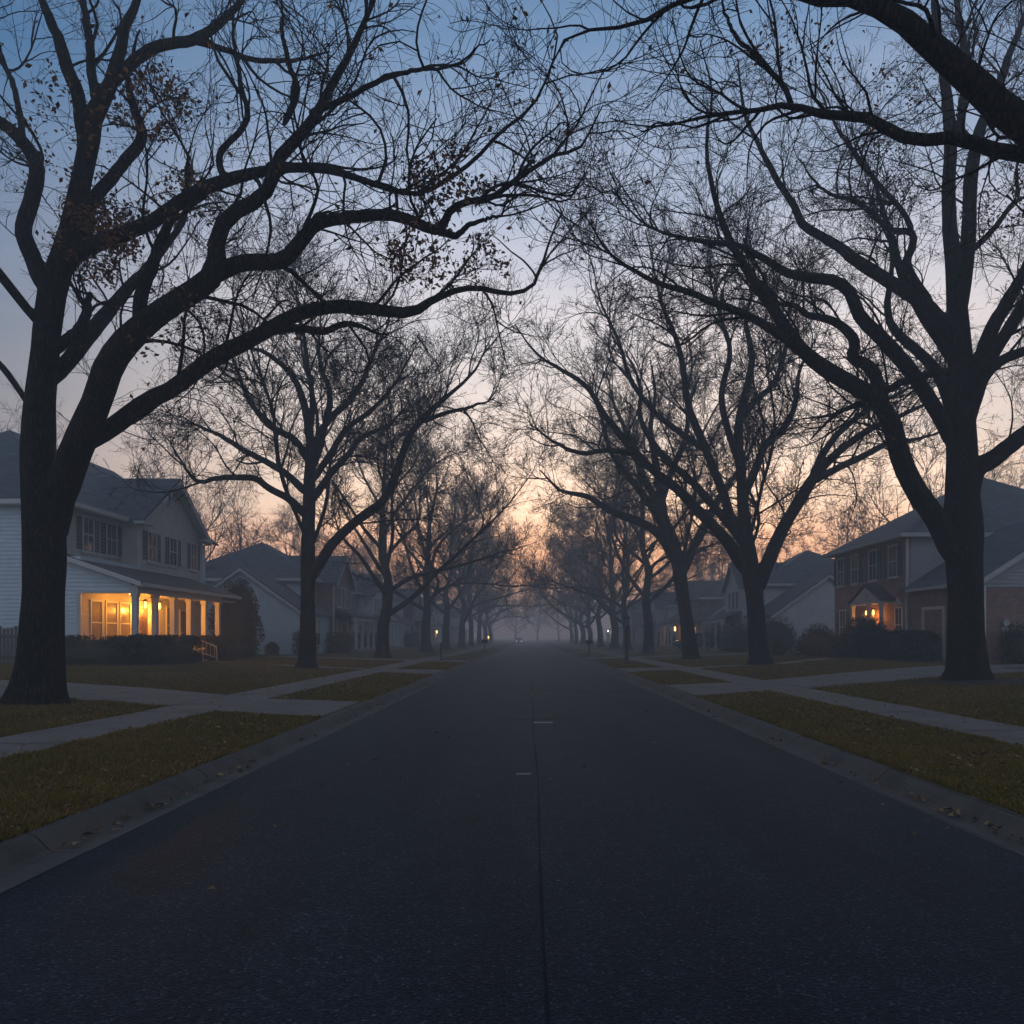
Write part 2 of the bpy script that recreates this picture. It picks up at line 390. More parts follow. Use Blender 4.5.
# ------------------------------------------------------------------ grass, fallen leaves
rg = np.random.default_rng(11)
PAVED = []   # polygons (near,far) approximated by functions
def in_poly(x, y, poly):
    c = np.zeros(len(x), bool); n = len(poly)
    for i in range(n):
        x0, y0 = poly[i]; x1, y1 = poly[(i+1) % n]
        cond = ((y0 > y) != (y1 > y)) & (x < (x1-x0)*(y-y0)/((y1-y0) or 1e-9)+x0); c ^= cond
    return c
POLYS = [[(-3.7, 14.7), (-6.3, 15.3), (-6.3, 18.3), (-3.7, 18.2)], [(-7, 16.2), (-9.7, 17), (-13, 17.3), (-26, 17.5), (-26, 23), (-13, 22), (-9.7, 20.7), (-7, 19.2)],
         [(4.1, 20), (6.5, 21.2), (6.5, 25), (4.1, 24.6)], [(7.4, 22), (13, 25.2), (18, 27.5), (24, 28.6), (40, 29), (40, 34.6), (24, 34.5), (17, 33), (11.9, 29.5), (7.4, 26)],
         [(-3.7, 31.8), (-6.2, 32.6), (-6.2, 36.2), (-3.7, 36.4)], [(-7.2, 34.9), (-11, 36), (-15.2, 38), (-15.2, 39.3), (-11, 37.3), (-7.2, 36.2)],
         [(4.1, 34), (6.5, 34.6), (6.5, 37.8), (4.1, 38)], [(7.4, 36.2), (13, 39), (18.4, 46.4), (18.4, 48), (13, 40.6), (7.4, 37.6)],
         [(-3.7, 47.2), (-6.3, 48), (-16, 48.4), (-16, 51.4), (-6, 51), (-3.7, 51.4)]]
def grass_ok(x, y):
    u = np.abs(x-CX)
    ok = (u > 3.95) & ~((u > 6.17) & (u < 7.5))
    for p in POLYS: ok &= ~in_poly(x, y, p)
    ok &= np.hypot(x+9.9, y-16.1) > .75
    ok &= (np.hypot((x-12.6)/1.35, y-22.6) > 1.15+.3*np.sin(5*np.arctan2(y-22.6, x-12.6)))
    return ok
def scatter(n, y0, y1, umax, power):
    y = y0+(y1-y0)*rg.random(n)**power; u = 3.92+(umax-3.92)*rg.random(n)
    x = CX+u*np.where(rg.random(n) < .5, -1, 1)
    ok = grass_ok(x, y) & ((np.abs((530+F*x/y)-512) < 1300) | (y < 4))
    return x[ok], y[ok]
def blades():
    xa, ya = [], []
    for n, y0, y1, um, p in ((420000, 1.2, 17, 15, 1.0), (400000, 1.2, 12, 6.3, 1.0), (420000, 16, 48, 25, 1.25)):
        x, y = scatter(n, y0, y1, um, p); xa.append(x); ya.append(y)
    x = np.concatenate(xa); y = np.concatenate(ya); n = len(x)
    z = lawn_z(x, y)
    clump = np.sin(x*3.1+np.sin(y*2.3)*2)*np.sin(y*2.7+np.sin(x*1.7)*2)
    h = (.028+.04*rg.random(n))*(1+.35*clump)*(1+.012*y); w = (.006+.004*rg.random(n))*(1+.02*y)
    th = rg.random(n)*6.283; lean = .035+.03*rg.random(n); la = rg.random(n)*6.283
    b = np.stack([x, y, z-.005], 1); d = np.stack([np.cos(th)*w, np.sin(th)*w, 0*w], 1)
    tip = b+np.stack([np.cos(la)*lean, np.sin(la)*lean, h], 1)
    v = np.stack([b-d, b+d, tip], 1).reshape(-1, 3)
    t = rg.random(n)[:, None]
    g1 = np.array((.100, .078, .012)); g2 = np.array((.205, .152, .026)); br = np.array((.30, .185, .062))
    c = g1+(g2-g1)*t
    patch = np.sin(x*.9+np.sin(y*.55)*2.2)+np.sin(y*.8+np.sin(x*1.1)*1.5)
    dry = (rg.random(n) < .24+.16*np.clip(-clump, 0, 1)+.17*np.clip(patch, -1, 1.5))[:, None]
    c = np.where(dry, br*(.5+.7*t), c)
    np_mesh_ = np_mesh('grass', v, [np.arange(3*n).reshape(-1, 3)], M['blade'], tint=np.repeat(c, 3, 0))
    tag(np_mesh_, 'short green and straw coloured grass on the verges and front lawns', 'grass', kind='stuff')
blades()
def leaf_quads(c, size, flat, tints):
    """small folded leaves: two quads each"""
    n = len(c); a = rg.normal(size=(n, 3)); b = rg.normal(size=(n, 3))
    if flat: a[:, 2] *= .25; b[:, 2] *= .25
    a /= np.linalg.norm(a, axis=1)[:, None]; b -= a*(a*b).sum(1)[:, None]; b /= np.linalg.norm(b, axis=1)[:, None]
    nn = np.cross(a, b); nn *= np.sign(nn[:, 2:3]+1e-6)
    s = size[:, None]
    p0 = c-a*s; p1 = c+a*s; q0 = c+b*s*.55+nn*s*.3; q1 = c-b*s*.55+nn*s*.3
    v = np.stack([p0, q0, p1, q1], 1).reshape(-1, 3)
    i = np.arange(n)[:, None]*4
    f = np.concatenate([i+np.array([[0, 1, 2]]), i+np.array([[0, 2, 3]])])
    return v, f, np.repeat(tints, 4, 0)
def brown(n, k=1.0):
    t = rg.random((n, 1)); c = np.array((.11, .058, .028))*(1-t)+np.array((.34, .23, .125))*t
    return c*k*(.6+.7*rg.random((n, 1)))
def fallen():
    x, y = scatter(38000, 4.0, 36, 15, 1.2)
    z = lawn_z(x, y)+.045
    m1 = 900; yg = 3+42*rg.random(m1)**1.5; side = np.where(rg.random(m1) < .5, -1, 1)
    clus = np.sin(yg*2.1)+np.sin(yg*.7+2) > -.2; yg = yg[clus]; side = side[clus]
    ug = 3.70+rg.normal(size=len(yg))*.07; xg = CX+side*ug; zg = np.full(len(yg), .015)
    m2 = 110; yr = 4.5+38*rg.random(m2)**1.3; xr = CX+(rg.random(m2)*2-1)*3.4; zr = np.full(m2, .035)
    m3 = 260; ysw = 5+34*rg.random(m3); xsw = CX+np.where(rg.random(m3) < .5, -1, 1)*(6.2+1.27*rg.random(m3)); zsw = gzv(xsw)+.035
    c = np.stack([np.concatenate([x, xg, xr, xsw]), np.concatenate([y, yg, yr, ysw]), np.concatenate([z, zg, zr, zsw])], 1)
    s = .016+.030*rg.random(len(c))**1.5; s[len(x):len(x)+len(xg)] *= 1.25
    v, f, t = leaf_quads(c, s, True, brown(len(c), .9))
    tag(np_mesh('fallen_leaves', v, [f], M['leaf'], tint=t), 'dry brown oak leaves scattered over the grass, gutters and road', 'leaves', kind='stuff')
fallen()
# bare soil round the right-hand oak
mb = MB(); ring = []
for k in range(40):
    a = 2*math.pi*k/40; r = 1.25+.3*math.sin(5*a)+.12*math.sin(11*a); ring.append((12.6+1.35*r*math.cos(a), 22.6+r*math.sin(a)))
for k in range(40):
    p, q = ring[k], ring[(k+1) % 40]
    mb.poly([(12.6, 22.6, gz(12.6)+.12), (p[0], p[1], gz(p[0])+.012), (q[0], q[1], gz(q[0])+.012)])
tag(mb.build('bare_soil', M['mulch']), 'patch of dark bare soil and leaf litter round the right oak', 'soil', kind='stuff')

# ------------------------------------------------------------------ trees
def unit(v): return v/(np.linalg.norm(v, axis=-1, keepdims=True)+1e-9)
def tubes(P, Rr, S):
    N, K, _ = P.shape
    T = np.empty_like(P); T[:, 1:-1] = P[:, 2:]-P[:, :-2]; T[:, 0] = P[:, 1]-P[:, 0]; T[:, -1] = P[:, -1]-P[:, -2]
    T = unit(T); mt = unit(P[:, -1]-P[:, 0])
    ref = np.eye(3)[np.abs(mt).argmin(1)][:, None]
    U = unit(np.cross(T, ref)); W = np.cross(T, U)
    a = np.arange(S)*2*np.pi/S
    V = P[:, :, None]+Rr[:, :, None, None]*(np.cos(a)[None, None, :, None]*U[:, :, None]+np.sin(a)[None, None, :, None]*W[:, :, None])
    base = (np.arange(N)*K*S)[:, None, None]+(np.arange(K-1)*S)[None, :, None]
    j = np.arange(S); j2 = (j+1) % S
    q = np.stack([base+j, base+j2, base+S+j2, base+S+j], -1).reshape(-1, 4)
    return V.reshape(-1, 3), q
def join(parts):
    vs, fs, o = [], [], 0
    for v, f in parts: vs.append(v); fs.append(f+o); o += len(v)
    return np.concatenate(vs), np.concatenate(fs)
def catmull(pts, K):
    pts = np.asarray(pts, float); n = len(pts)
    e = np.concatenate([[2*pts[0]-pts[1]], pts, [2*pts[-1]-pts[-2]]])
    out = []
    for i in range(n-1):
        p0, p1, p2, p3 = e[i:i+4]
        for t in np.linspace(0, 1, 12, endpoint=False):
            out.append(.5*((2*p1)+(-p0+p2)*t+(2*p0-5*p1+4*p2-p3)*t*t+(-p0+3*p1-3*p2+p3)*t**3))
    out.append(pts[-1]); out = np.array(out)
    d = np.concatenate([[0], np.cumsum(np.linalg.norm(np.diff(out[:, :3], axis=0), axis=1))])
    s = np.linspace(0, d[-1], K)
    return np.stack([np.interp(s, d, out[:, k]) for k in range(out.shape[1])], 1)
def spawn(rg, P, Rr, n, tmin, lr, ang, up, wig, K, rk, zmin=2.6, tpow=.85, lw=None):
    N, K0, _ = P.shape
    L = np.linalg.norm(np.diff(P, axis=1), axis=2).sum(1)
    w = L if lw is None else L*lw
    idx = rg.choice(N, n, p=w/w.sum())
    t = tmin+(1-tmin)*rg.random(n)**tpow
    f = t*(K0-1); i = np.minimum(f.astype(int), K0-2); fr = (f-i)[:, None]
    A = P[idx, i]; B = P[idx, i+1]; pos = A+(B-A)*fr
    rp = Rr[idx, i]*(1-fr[:, 0])+Rr[idx, i+1]*fr[:, 0]
    tan = unit(B-A)
    pr = rg.normal(size=(n, 3)); pr -= tan*(pr*tan).sum(1)[:, None]; pr = unit(pr)
    pr[:, 2] += .25; pr = unit(pr)
    an = np.radians(ang[0]+(ang[1]-ang[0])*rg.random(n))[:, None]
    d = unit(tan*np.cos(an)+pr*np.sin(an))
    ln = (lr[0]+(lr[1]-lr[0])*rg.random(n))*(1.1-.45*t)
    r0 = np.minimum(rp*.75, rk[0]+rk[1]*ln)
    step = (ln/(K-1))[:, None]
    pts = [pos]; curl = rg.normal(size=(n, 3))*wig*.5
    for k in range(K-1):
        curl = curl*.6+rg.normal(size=(n, 3))*wig
        d = d+curl; d[:, 2] += up
        d[:, 2] += np.where(pts[-1][:, 2] < zmin, .5, 0)
        d = unit(d); pts.append(pts[-1]+d*step)
    Pn = np.stack(pts, 1); tp = np.linspace(0, 1, K)
    Rn = r0[:, None]*(1-.78*tp**.9)[None]
    Rn = np.maximum(Rn, rk[2])
    return Pn, Rn
def foliate(rg, lim, Pm, Rm, dens=1.0, wig=.16, fat=1.0, l2=(1.5, 4.2), skip=.12, l3=(.7, 2.1), up=.03, lw=None):
    tl = lambda P: np.linalg.norm(np.diff(P, axis=1), axis=2).sum()
    P2, R2 = spawn(rg, Pm, Rm, int(tl(Pm)/.60*dens), skip, l2, (25, 60), up, wig*.8, 12, (.009, .0095, .0062*fat), tpow=.7, lw=lw)
    P3, R3 = spawn(rg, P2, R2, int(tl(P2)/.33*dens), .1, l3, (26, 58), up*.35, wig*.75, 8, (.0055, .0055, .0046*fat))
    P4, R4 = spawn(rg, P3, R3, int(tl(P3)/.25*dens), .1, (.3, .95), (26, 58), .012, wig*.8, 5, (.0042*fat, .003, .0036*fat))
    P5, R5 = spawn(rg, P4, R4, int(tl(P4)/.30*dens), .25, (.12, .42), (26, 60), .01, wig*.8, 3, (.0036*fat, .0026, .003*fat))
    v, f = join([tubes(P2, R2, 7), tubes(P3, R3, 5), tubes(P4, R4, 3), tubes(P5, R5, 3)])
    return v, f, (P2, P3, P4, P5)
def fused(v, f, voxel):
    """the same wood with its forks grown together"""
    me = bpy.data.meshes.new('tmp'); me.from_pydata(v.tolist(), [], f.tolist())
    o = bpy.data.objects.new('tmp', me); COL.objects.link(o)
    m = o.modifiers.new('r', 'REMESH'); m.mode = 'VOXEL'; m.voxel_size = voxel
    m2 = o.modifiers.new('s', 'SMOOTH'); m2.factor = .5; m2.iterations = 7
    dg = bpy.context.evaluated_depsgraph_get(); ev = o.evaluated_get(dg); e = ev.to_mesh()
    co = np.empty(len(e.vertices)*3, np.float32); e.vertices.foreach_get('co', co)
    li = np.empty(len(e.loops), np.int32); e.loops.foreach_get('vertex_index', li)
    ok = len(e.polygons)*4 == len(e.loops)
    ev.to_mesh_clear(); bpy.data.objects.remove(o); bpy.data.meshes.remove(me)
    return co.reshape(-1, 3), (li.reshape(-1, 4) if ok else np.zeros((0, 4), np.int32))
def rough_trunk(P, Rr, S, seed, amp=.035):
    """one limb as a thick tube with furrows, knots and root flare in its radius"""
    r = np.random.default_rng(seed); N, K, _ = P.shape
    V, q = tubes(P, Rr, S); V = V.reshape(N, K, S, 3)
    a = np.arange(S)*2*np.pi/S; ph = r.random((N, 8))*6.28
    kk = np.arange(K)[None, :, None]
    m = (np.sin(3*a[None, None]+ph[:, 0, None, None]+kk*.23)+np.sin(5*a[None, None]+ph[:, 1, None, None]-kk*.31)+.7*np.sin(kk*.9+2*a[None, None]+ph[:, 2, None, None])
         + 1.1*r.normal(size=(N, K, S))*.5)
    V = P[:, :, None]+(V-P[:, :, None])*(1+amp*m[..., None])
    return V.reshape(-1, 3), q

def traced_tree(Y0, limbs, extra, seed, base_px, dens=1.0, wig=.16, fat=1.0, leaves=(), n_leaf=400, label='', group='street trees in two rows', twig_mat='bark2',
                l2=(1.5, 4.2), name='oak_tree', leaf_size=.05, lw=None, thin=.80, voxel=.04):
    """limbs: (dY at start, dY at end, [(px, py, half width px)...]) read off the photo, each at its own depth"""
    rg = np.random.default_rng(seed); P0 = None
    bx = (base_px-530)*Y0/F; O = np.array((bx, Y0, gz(bx)-.03))
    L = []
    for d0, d1, pts in limbs:
        n = len(pts); A = []
        for k, (px, py, hw) in enumerate(pts):
            Y = Y0+d0+(d1-d0)*k/(n-1)
            A.append(((px-530)*Y/F, Y, 1.6+(638-py)*Y/F, hw*Y/F))
        if L and pts[0][1] > 0:   # start the limb a little way back along its own line, inside its parent
            a, b = np.array(A[0]), np.array(A[1]); e = (a-b)[:3]; e /= np.linalg.norm(e); A.insert(0, (*(a[:3]+e*A[0][3]*.9), A[0][3]*.8))
        L.append(catmull(A, 40))
        if len(L) == 1: P0 = lambda z, T=L[0]: float(np.interp(z+gz(bx), T[:, 2], T[:, 0])-bx)
    for pts in extra:
        d = pts[0]; pts = [(d[0]*.4+(P0(d[2]) if callable(P0) else 0), d[1]*.4, d[2]-.15, d[3]*.7)]+pts[1:]
        L.append(catmull([(p[0]+O[0], p[1]+O[1], p[2]+O[2], p[3]) for p in pts], 40))
    L = np.array(L); P = L[:, :, :3]-O; Rr = np.maximum(L[:, :, 3], .006)
    Rr[1:] *= 1-.55*np.linspace(0, 1, 40)[None]**4; Rr[0] *= 1-.55*np.linspace(0, 1, 40)**8
    tt_ = np.linspace(0, 1, 40); Rr[1:] *= np.interp(tt_, [0, .05], [.6, 1])[None]; Rr *= thin
    # gnarl
    wob = np.cumsum(rg.normal(size=P.shape), 1); wob -= np.linspace(0, 1, 40)[None, :, None]*wob[:, -1:]
    P = P+wob*.020*np.linspace(0, 1, 40)[None, :, None]
    tv, tf = rough_trunk(P[:1], Rr[:1], 40, seed)
    lv, lf = rough_trunk(P[1:], Rr[1:], 18, seed+1, .03)
    tv[:, 2] = np.maximum(tv[:, 2], -.1)
    t = empty(name, tuple(O), label, 'tree', group)
    # push each limb's first ring back into the wood it grows from
    v, f = join([(tv, tf), (lv, lf)])
    fv, ff = fused(v, f, voxel)
    v, f = join([(v, f), (fv, ff)]) if len(ff) else (v, f)
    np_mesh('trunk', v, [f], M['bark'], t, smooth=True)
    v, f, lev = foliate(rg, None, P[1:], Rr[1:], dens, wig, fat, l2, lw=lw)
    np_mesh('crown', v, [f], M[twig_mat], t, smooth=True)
    tips = lev[2][:, -1]
    cs = []
    for (px, py, rad, cnt) in leaves:
        tp = tips+O; qx = 530+F*tp[:, 0]/tp[:, 1]; qy = 638-F*(tp[:, 2]-1.6)/tp[:, 1]
        near = np.where(np.hypot(qx-px, qy-py) < rad)[0]
        if len(near): k = rg.choice(near, min(int(cnt*2.6), 12*len(near))); cs.append(tips[k]+rg.normal(size=(len(k), 3))*.10)
    k = rg.choice(len(tips), n_leaf); cs.append(tips[k]+rg.normal(size=(n_leaf, 3))*.04)
    c = np.concatenate(cs)
    globals()['rg'] = rg
    v, f, tt = leaf_quads(c, leaf_size*(.6+.7*rg.random(len(c))), False, brown(len(c), .7)*np.array((1.15, .85, .7)))
    o = np_mesh('leaves', v, [f], M['leaf'], t, tint=tt); o['kind'] = 'stuff'
    return t

ROW = 'street trees lining both sides of the road'
# left foreground oak
LEFT = [
 (0, -.2, [(36, 706, 40), (38, 694, 33), (40, 675, 28), (41, 650, 25), (42, 620, 24), (44, 580, 24), (44, 545, 24), (42, 510, 22), (38, 480, 20), (37, 440, 19), (39, 400, 17), (43, 345, 15.5), (48, 300, 16), (54, 276, 15), (65, 240, 13), (76, 190, 12), (84, 150, 12), (87, 122, 12), (95, 105, 11), (109, 81, 9), (120, 39, 8), (137, -5, 6), (150, -50, 4)]),
 (0, -2.2, [(46, 545, 20), (55, 505, 20), (66, 475, 19), (80, 440, 18), (96, 402, 17), (112, 357, 16.5), (140, 325, 15), (178, 297, 14), (205, 280, 14), (214, 258, 12), (213, 237, 10), (225, 215, 10), (250, 200, 9.5), (268, 180, 9), (273, 157, 9), (290, 135, 8.5), (310, 115, 8), (327, 85, 7), (347, 50, 6), (371, 5, 5), (385, -40, 3.5)]),
 (0, 2.5, [(98, 440, 11), (122, 420, 11), (150, 400, 10.5), (175, 388, 10), (210, 361, 10), (250, 340, 9.5), (300, 315, 8.5), (350, 306, 8), (410, 312, 7), (436, 300, 5), (462, 289, 4.2), (486, 288, 4), (512, 294, 3.6), (536, 285, 3), (548, 250, 2.5), (562, 212, 1.8)]),
 (-.6, -3.4, [(205, 280, 10), (240, 264, 10), (280, 261, 9.5), (297, 245, 9), (315, 225, 8), (340, 219, 7), (390, 217, 7), (435, 230, 6.5), (445, 215, 5.5), (458, 203, 5), (490, 194, 4.4), (520, 174, 4), (552, 155, 3.4), (584, 142, 2.6), (603, 105, 1.6)]),
 (-1.8, -2.4, [(435, 230, 5), (456, 234, 4), (470, 222, 3), (497, 213, 2), (505, 195, 1.2)]),
 (1.5, 2.2, [(270, 331, 5), (300, 329, 5), (325, 331, 4.5), (350, 324, 4), (372, 332, 3), (388, 334, 2)]),
 (-.1, 1.2, [(50, 290, 11), (40, 277, 10.5), (32, 255, 10), (23, 232, 9.5), (29, 202, 9), (35, 168, 9), (22, 142, 8.5), (0, 122, 8), (-30, 100, 6), (-60, 60, 4)]),
 (.5, 2, [(23, 142, 4), (17, 100, 3.5), (0, 55, 3), (-12, 10, 2)]),
 (-.1, -.8, [(85, 150, 8), (78, 100, 8), (68, 70, 8), (58, 36, 7), (40, 0, 6), (28, -40, 4)]),
 (-.1, .6, [(96, 100, 6), (93, 72, 5.5), (91, 42, 5), (81, 0, 4.5), (75, -30, 3)]),
 (-.1, 2.6, [(100, 96, 7), (120, 74, 7), (151, 50, 6.5), (197, 39, 6), (225, 18, 5), (243, -2, 4), (260, -40, 3)]),
 (1.5, 2.8, [(190, 40, 4), (220, 48, 3.5), (246, 56, 3.2), (275, 60, 3), (305, 58, 2.6), (330, 52, 1.8)]),
 (0, .8, [(72, 262, 9), (86, 229, 8), (93, 200, 7.5), (123, 162, 7), (141, 137, 6.5), (135, 105, 5.5), (130, 70, 4), (140, 30, 2.5)]),
 (-.1, -3.0, [(58, 272, 9), (80, 252, 9), (116, 236, 9), (151, 222, 8.5), (183, 200, 8), (218, 183, 7.5), (260, 172, 6.5), (290, 168, 6), (330, 173, 5), (378, 187, 3.8), (412, 197, 3), (449, 180, 3.2), (478, 155, 3), (502, 132, 2.8), (530, 108, 2.6), (548, 75, 2.2), (558, 40, 2), (541, 0, 1.4)]),
 (-1.2, -.4, [(226, 182, 4.5), (220, 155, 4), (246, 122, 3.6), (241, 85, 3), (232, 35, 2.2), (238, -10, 1.5)]),
 (-.6, -.9, [(140, 322, 9), (141, 295, 8), (152, 260, 7), (165, 228, 6), (182, 196, 4), (190, 150, 2.5)]),
 (-.2, .4, [(52, 352, 7), (72, 335, 7), (85, 318, 6.5), (92, 303, 6), (88, 295, 4)]),
 (-1.4, -1.0, [(285, 122, 4), (298, 90, 3.8), (288, 60, 3.2), (281, 25, 2.8), (280, -20, 2)]),
 (-1.5, -3.2, [(270, 165, 4.5), (310, 168, 4), (350, 176, 3.2), (395, 190, 2.4), (440, 170, 1.5)]),
 (-1.6, -4.2, [(312, 112, 4), (345, 100, 3.6), (390, 78, 3), (440, 70, 2.4), (490, 40, 1.6)]),
]
LX = [[(.1, .2, 6.6, .26), (.3, 1.6, 8.2, .2), (.2, 3.4, 10, .15), (.8, 5, 12.4, .1), (.6, 6.2, 15, .04)],
      [(0, -.2, 7.6, .15), (-.8, -1.4, 9.4, .12), (-.9, -2.8, 11, .09), (-1.6, -4.0, 13.6, .05), (-1.8, -5, 16, .02)],
      [(-.1, .1, 5.9, .10), (-1.6, .9, 7.4, .08), (-3.4, 1.1, 8.2, .06), (-5.2, 2.0, 9.6, .035), (-6.4, 2.2, 11.8, .015)]]
traced_tree(16.1, LEFT, LX, 21, 37, dens=.80, wig=.19, fat=1.1,
            leaves=((100, 240, 45, 420), (150, 105, 40, 420), (120, 225, 30, 260), (90, 250, 30, 260), (450, 190, 45, 260), (470, 270, 40, 160), (420, 255, 30, 160), (190, 200, 30, 160), (95, 205, 30, 200), (170, 330, 50, 120), (60, 130, 60, 120)),
            n_leaf=900, leaf_size=.054, label='thick forked oak in the left foreground with brown leaves still clinging', group=ROW)
# right foreground oak
RIGHT = [
 (0, 0, [(968, 688, 36), (968, 679, 28), (967, 660, 23), (966, 630, 20.5), (966, 600, 20), (965, 560, 20.5), (964, 525, 22), (963, 495, 19), (962, 460, 18), (961, 420, 17), (959, 357, 14), (957, 310, 12), (955, 270, 10), (950, 235, 8.5), (950, 190, 8), (951, 141, 7.5), (945, 70, 6), (935, 0, 5), (930, -50, 3)]),
 (0, -2.0, [(957, 560, 15), (945, 535, 14), (932, 513, 13), (915, 489, 13), (901, 459, 12), (893, 426, 11.5), (880, 402, 11), (862, 388, 10.5), (829, 368, 10), (807, 350, 9), (791, 328, 8), (769, 296, 7), (748, 265, 6), (728, 228, 5), (716, 190, 4), (708, 140, 3.2), (712, 90, 2.4), (700, 40, 1.6)]),
 (-.8, -.2, [(884, 404, 8), (872, 370, 7.5), (853, 357, 7), (856, 345, 6.5), (850, 333, 6), (832, 320, 5), (810, 315, 4.2), (795, 305, 3.4), (770, 300, 2.6), (735, 270, 1.8)]),
 (-1.2, -3.8, [(805, 350, 6), (780, 335, 5.5), (750, 318, 5), (700, 299, 4.2), (650, 283, 3.4), (610, 252, 2.6), (585, 215, 1.8)]),
 (0, -2.6, [(955, 448, 10), (944, 425, 9), (929, 398, 9), (907, 365, 9), (883, 338, 8.5), (862, 317, 8), (852, 294, 7.5), (837, 282, 7), (811, 277, 6.5), (786, 270, 5.5), (764, 256, 4.5), (735, 243, 3.8), (695, 240, 3.2), (650, 225, 2.4), (612, 190, 1.6)]),
 (0, 1.8, [(953, 345, 10), (935, 314, 9), (918, 300, 8.5), (895, 286, 8), (871, 271, 7.5), (852, 258, 7), (838, 246, 6), (806, 225, 5.2), (796, 205, 4.6), (780, 180, 4.2), (762, 150, 3.6), (745, 110, 3), (738, 60, 2)]),
 (.4, .8, [(930, 305, 6), (914, 280, 5.5), (907, 262, 5), (913, 245, 4.8), (912, 232, 4.2), (890, 228, 3.8), (862, 200, 3.2), (830, 190, 2.4), (800, 160, 1.6)]),
 (.3, 1.6, [(912, 232, 3.5), (905, 215, 3.2), (885, 190, 3), (860, 160, 2.6), (835, 120, 2), (815, 80, 1.4)]),
 (0, 1.2, [(957, 315, 10), (964, 280, 9), (969, 230, 8.5), (972, 176, 8), (980, 134, 7), (1000, 88, 6), (1012, 50, 5), (1026, 10, 4), (1040, -40, 2.5)]),
 (.2, -.8, [(958, 140, 5), (963, 105, 5), (966, 60, 4.5), (957, 0, 4), (952, -40, 2.5)]),
 (0, -1.4, [(966, 425, 10), (977, 378, 10), (989, 337, 9), (1007, 304, 8), (1026, 268, 7), (1040, 220, 5.5), (1060, 160, 3.5)]),
 (0, 1.0, [(970, 415, 8), (983, 380, 7), (1000, 361, 6.5), (1026, 349, 6), (1060, 335, 4.5), (1100, 300, 3)]),
 (0, -.6, [(966, 500, 13), (976, 470, 12), (993, 459, 11), (1024, 434, 10), (1060, 405, 8.5), (1100, 380, 6), (1140, 330, 4)]),
 (0, 1.6, [(945, 372, 5), (920, 376, 4.6), (895, 385, 4.4), (870, 400, 4), (840, 412, 3), (810, 440, 2)]),
 (.6, 1.2, [(972, 250, 4), (990, 232, 3.6), (1010, 205, 3), (1030, 195, 2)]),
]
RX = [[(0, .3, 7, .3), (.2, 2, 9.5, .22), (-.4, 4, 12, .16), (.4, 5.6, 15, .1), (0, 7, 18, .04)],
      [(0, -.3, 8, .26), (.4, -2, 10, .2), (1.2, -4, 12, .14), (1.2, -5.6, 15, .08), (1.8, -6.6, 18, .03)],
      [(0, 0, 9, .2), (-1, 1.5, 12, .16), (-1.2, 2.6, 15, .11), (-2, 3.2, 18, .04)]]
traced_tree(22.9, RIGHT, RX, 22, 967, dens=1.0, wig=.16, fat=1.5, leaves=((880, 205, 40, 160), (960, 90, 50, 160), (905, 205, 30, 120), (1000, 200, 40, 160)),
            n_leaf=1600, label='tall forked oak in the right foreground standing in bare dark soil', group=ROW)
# the oak just outside the frame on the right, its limbs reach in overhead
Y0 = 9.3
OVER = [
 (0, 0, [(1500, 790, 75), (1500, 740, 58), (1496, 650, 50), (1488, 500, 47), (1478, 350, 45), (1462, 250, 42), (1440, 150, 34), (1430, 50, 26), (1440, -80, 20), (1450, -300, 12)]),
 (0, -.9, [(1478, 380, 38), (1400, 320, 36), (1300, 255, 33), (1180, 205, 29), (1090, 165, 26), (1030, 133, 23), (985, 103, 20.5), (950, 72, 19), (915, 40, 17.5), (880, 13, 15), (850, 3, 11), (812, 3, 8), (760, -14, 5.5), (684, 0, 4.6), (645, 21, 4.2), (612, 27, 3.8), (578, 33, 3.2), (556, 48, 2.4), (545, 95, 1.5)]),
 (0, 1.8, [(1470, 300, 26), (1380, 250, 22), (1280, 200, 18), (1150, 172, 15), (1070, 165, 12.5), (1024, 158, 11), (986, 151, 10), (951, 141, 9.5), (909, 142, 9), (884, 133, 8.5), (860, 120, 8), (812, 118, 6.5), (789, 107, 5.5), (740, 111, 4.2), (700, 116, 3.4), (650, 126, 2.4), (610, 118, 1.5)]),
 (1.5, 1.9, [(792, 108, 4), (782, 82, 3.8), (765, 66, 3.4), (742, 42, 3), (728, 10, 2.2), (722, -30, 1.5)]),
 (-.7, -1.0, [(860, 6, 7), (835, -15, 6), (800, -50, 5), (760, -110, 3)]),
]
OX = [[(0, .1, 6, .34), (1.5, .6, 8, .25), (3.2, 1, 9.6, .16), (5, 1.6, 12, .06)], [(0, 0, 6.4, .3), (.4, -1.6, 8.4, .22), (-.2, -3.4, 10, .15), (.4, -5, 12.5, .05)],
      [(0, 0, 7, .28), (-.6, 1.5, 9, .2), (-.2, 3, 11.5, .12), (-1, 4, 14, .05)]]
lwt = np.array([1, 1.2, 1, .6, .7, .7, .6]); 
traced_tree(Y0, OVER, OX, 23, 1500, dens=.8, wig=.19, fat=.8, leaves=((805, 40, 45, 220), (880, 110, 40, 160), (830, 70, 40, 200)), n_leaf=300,
            label='near oak beyond the right edge whose heavy limbs cross the top right corner', group=ROW, l2=(1.0, 2.6), lw=lwt, leaf_size=.028, thin=.70)
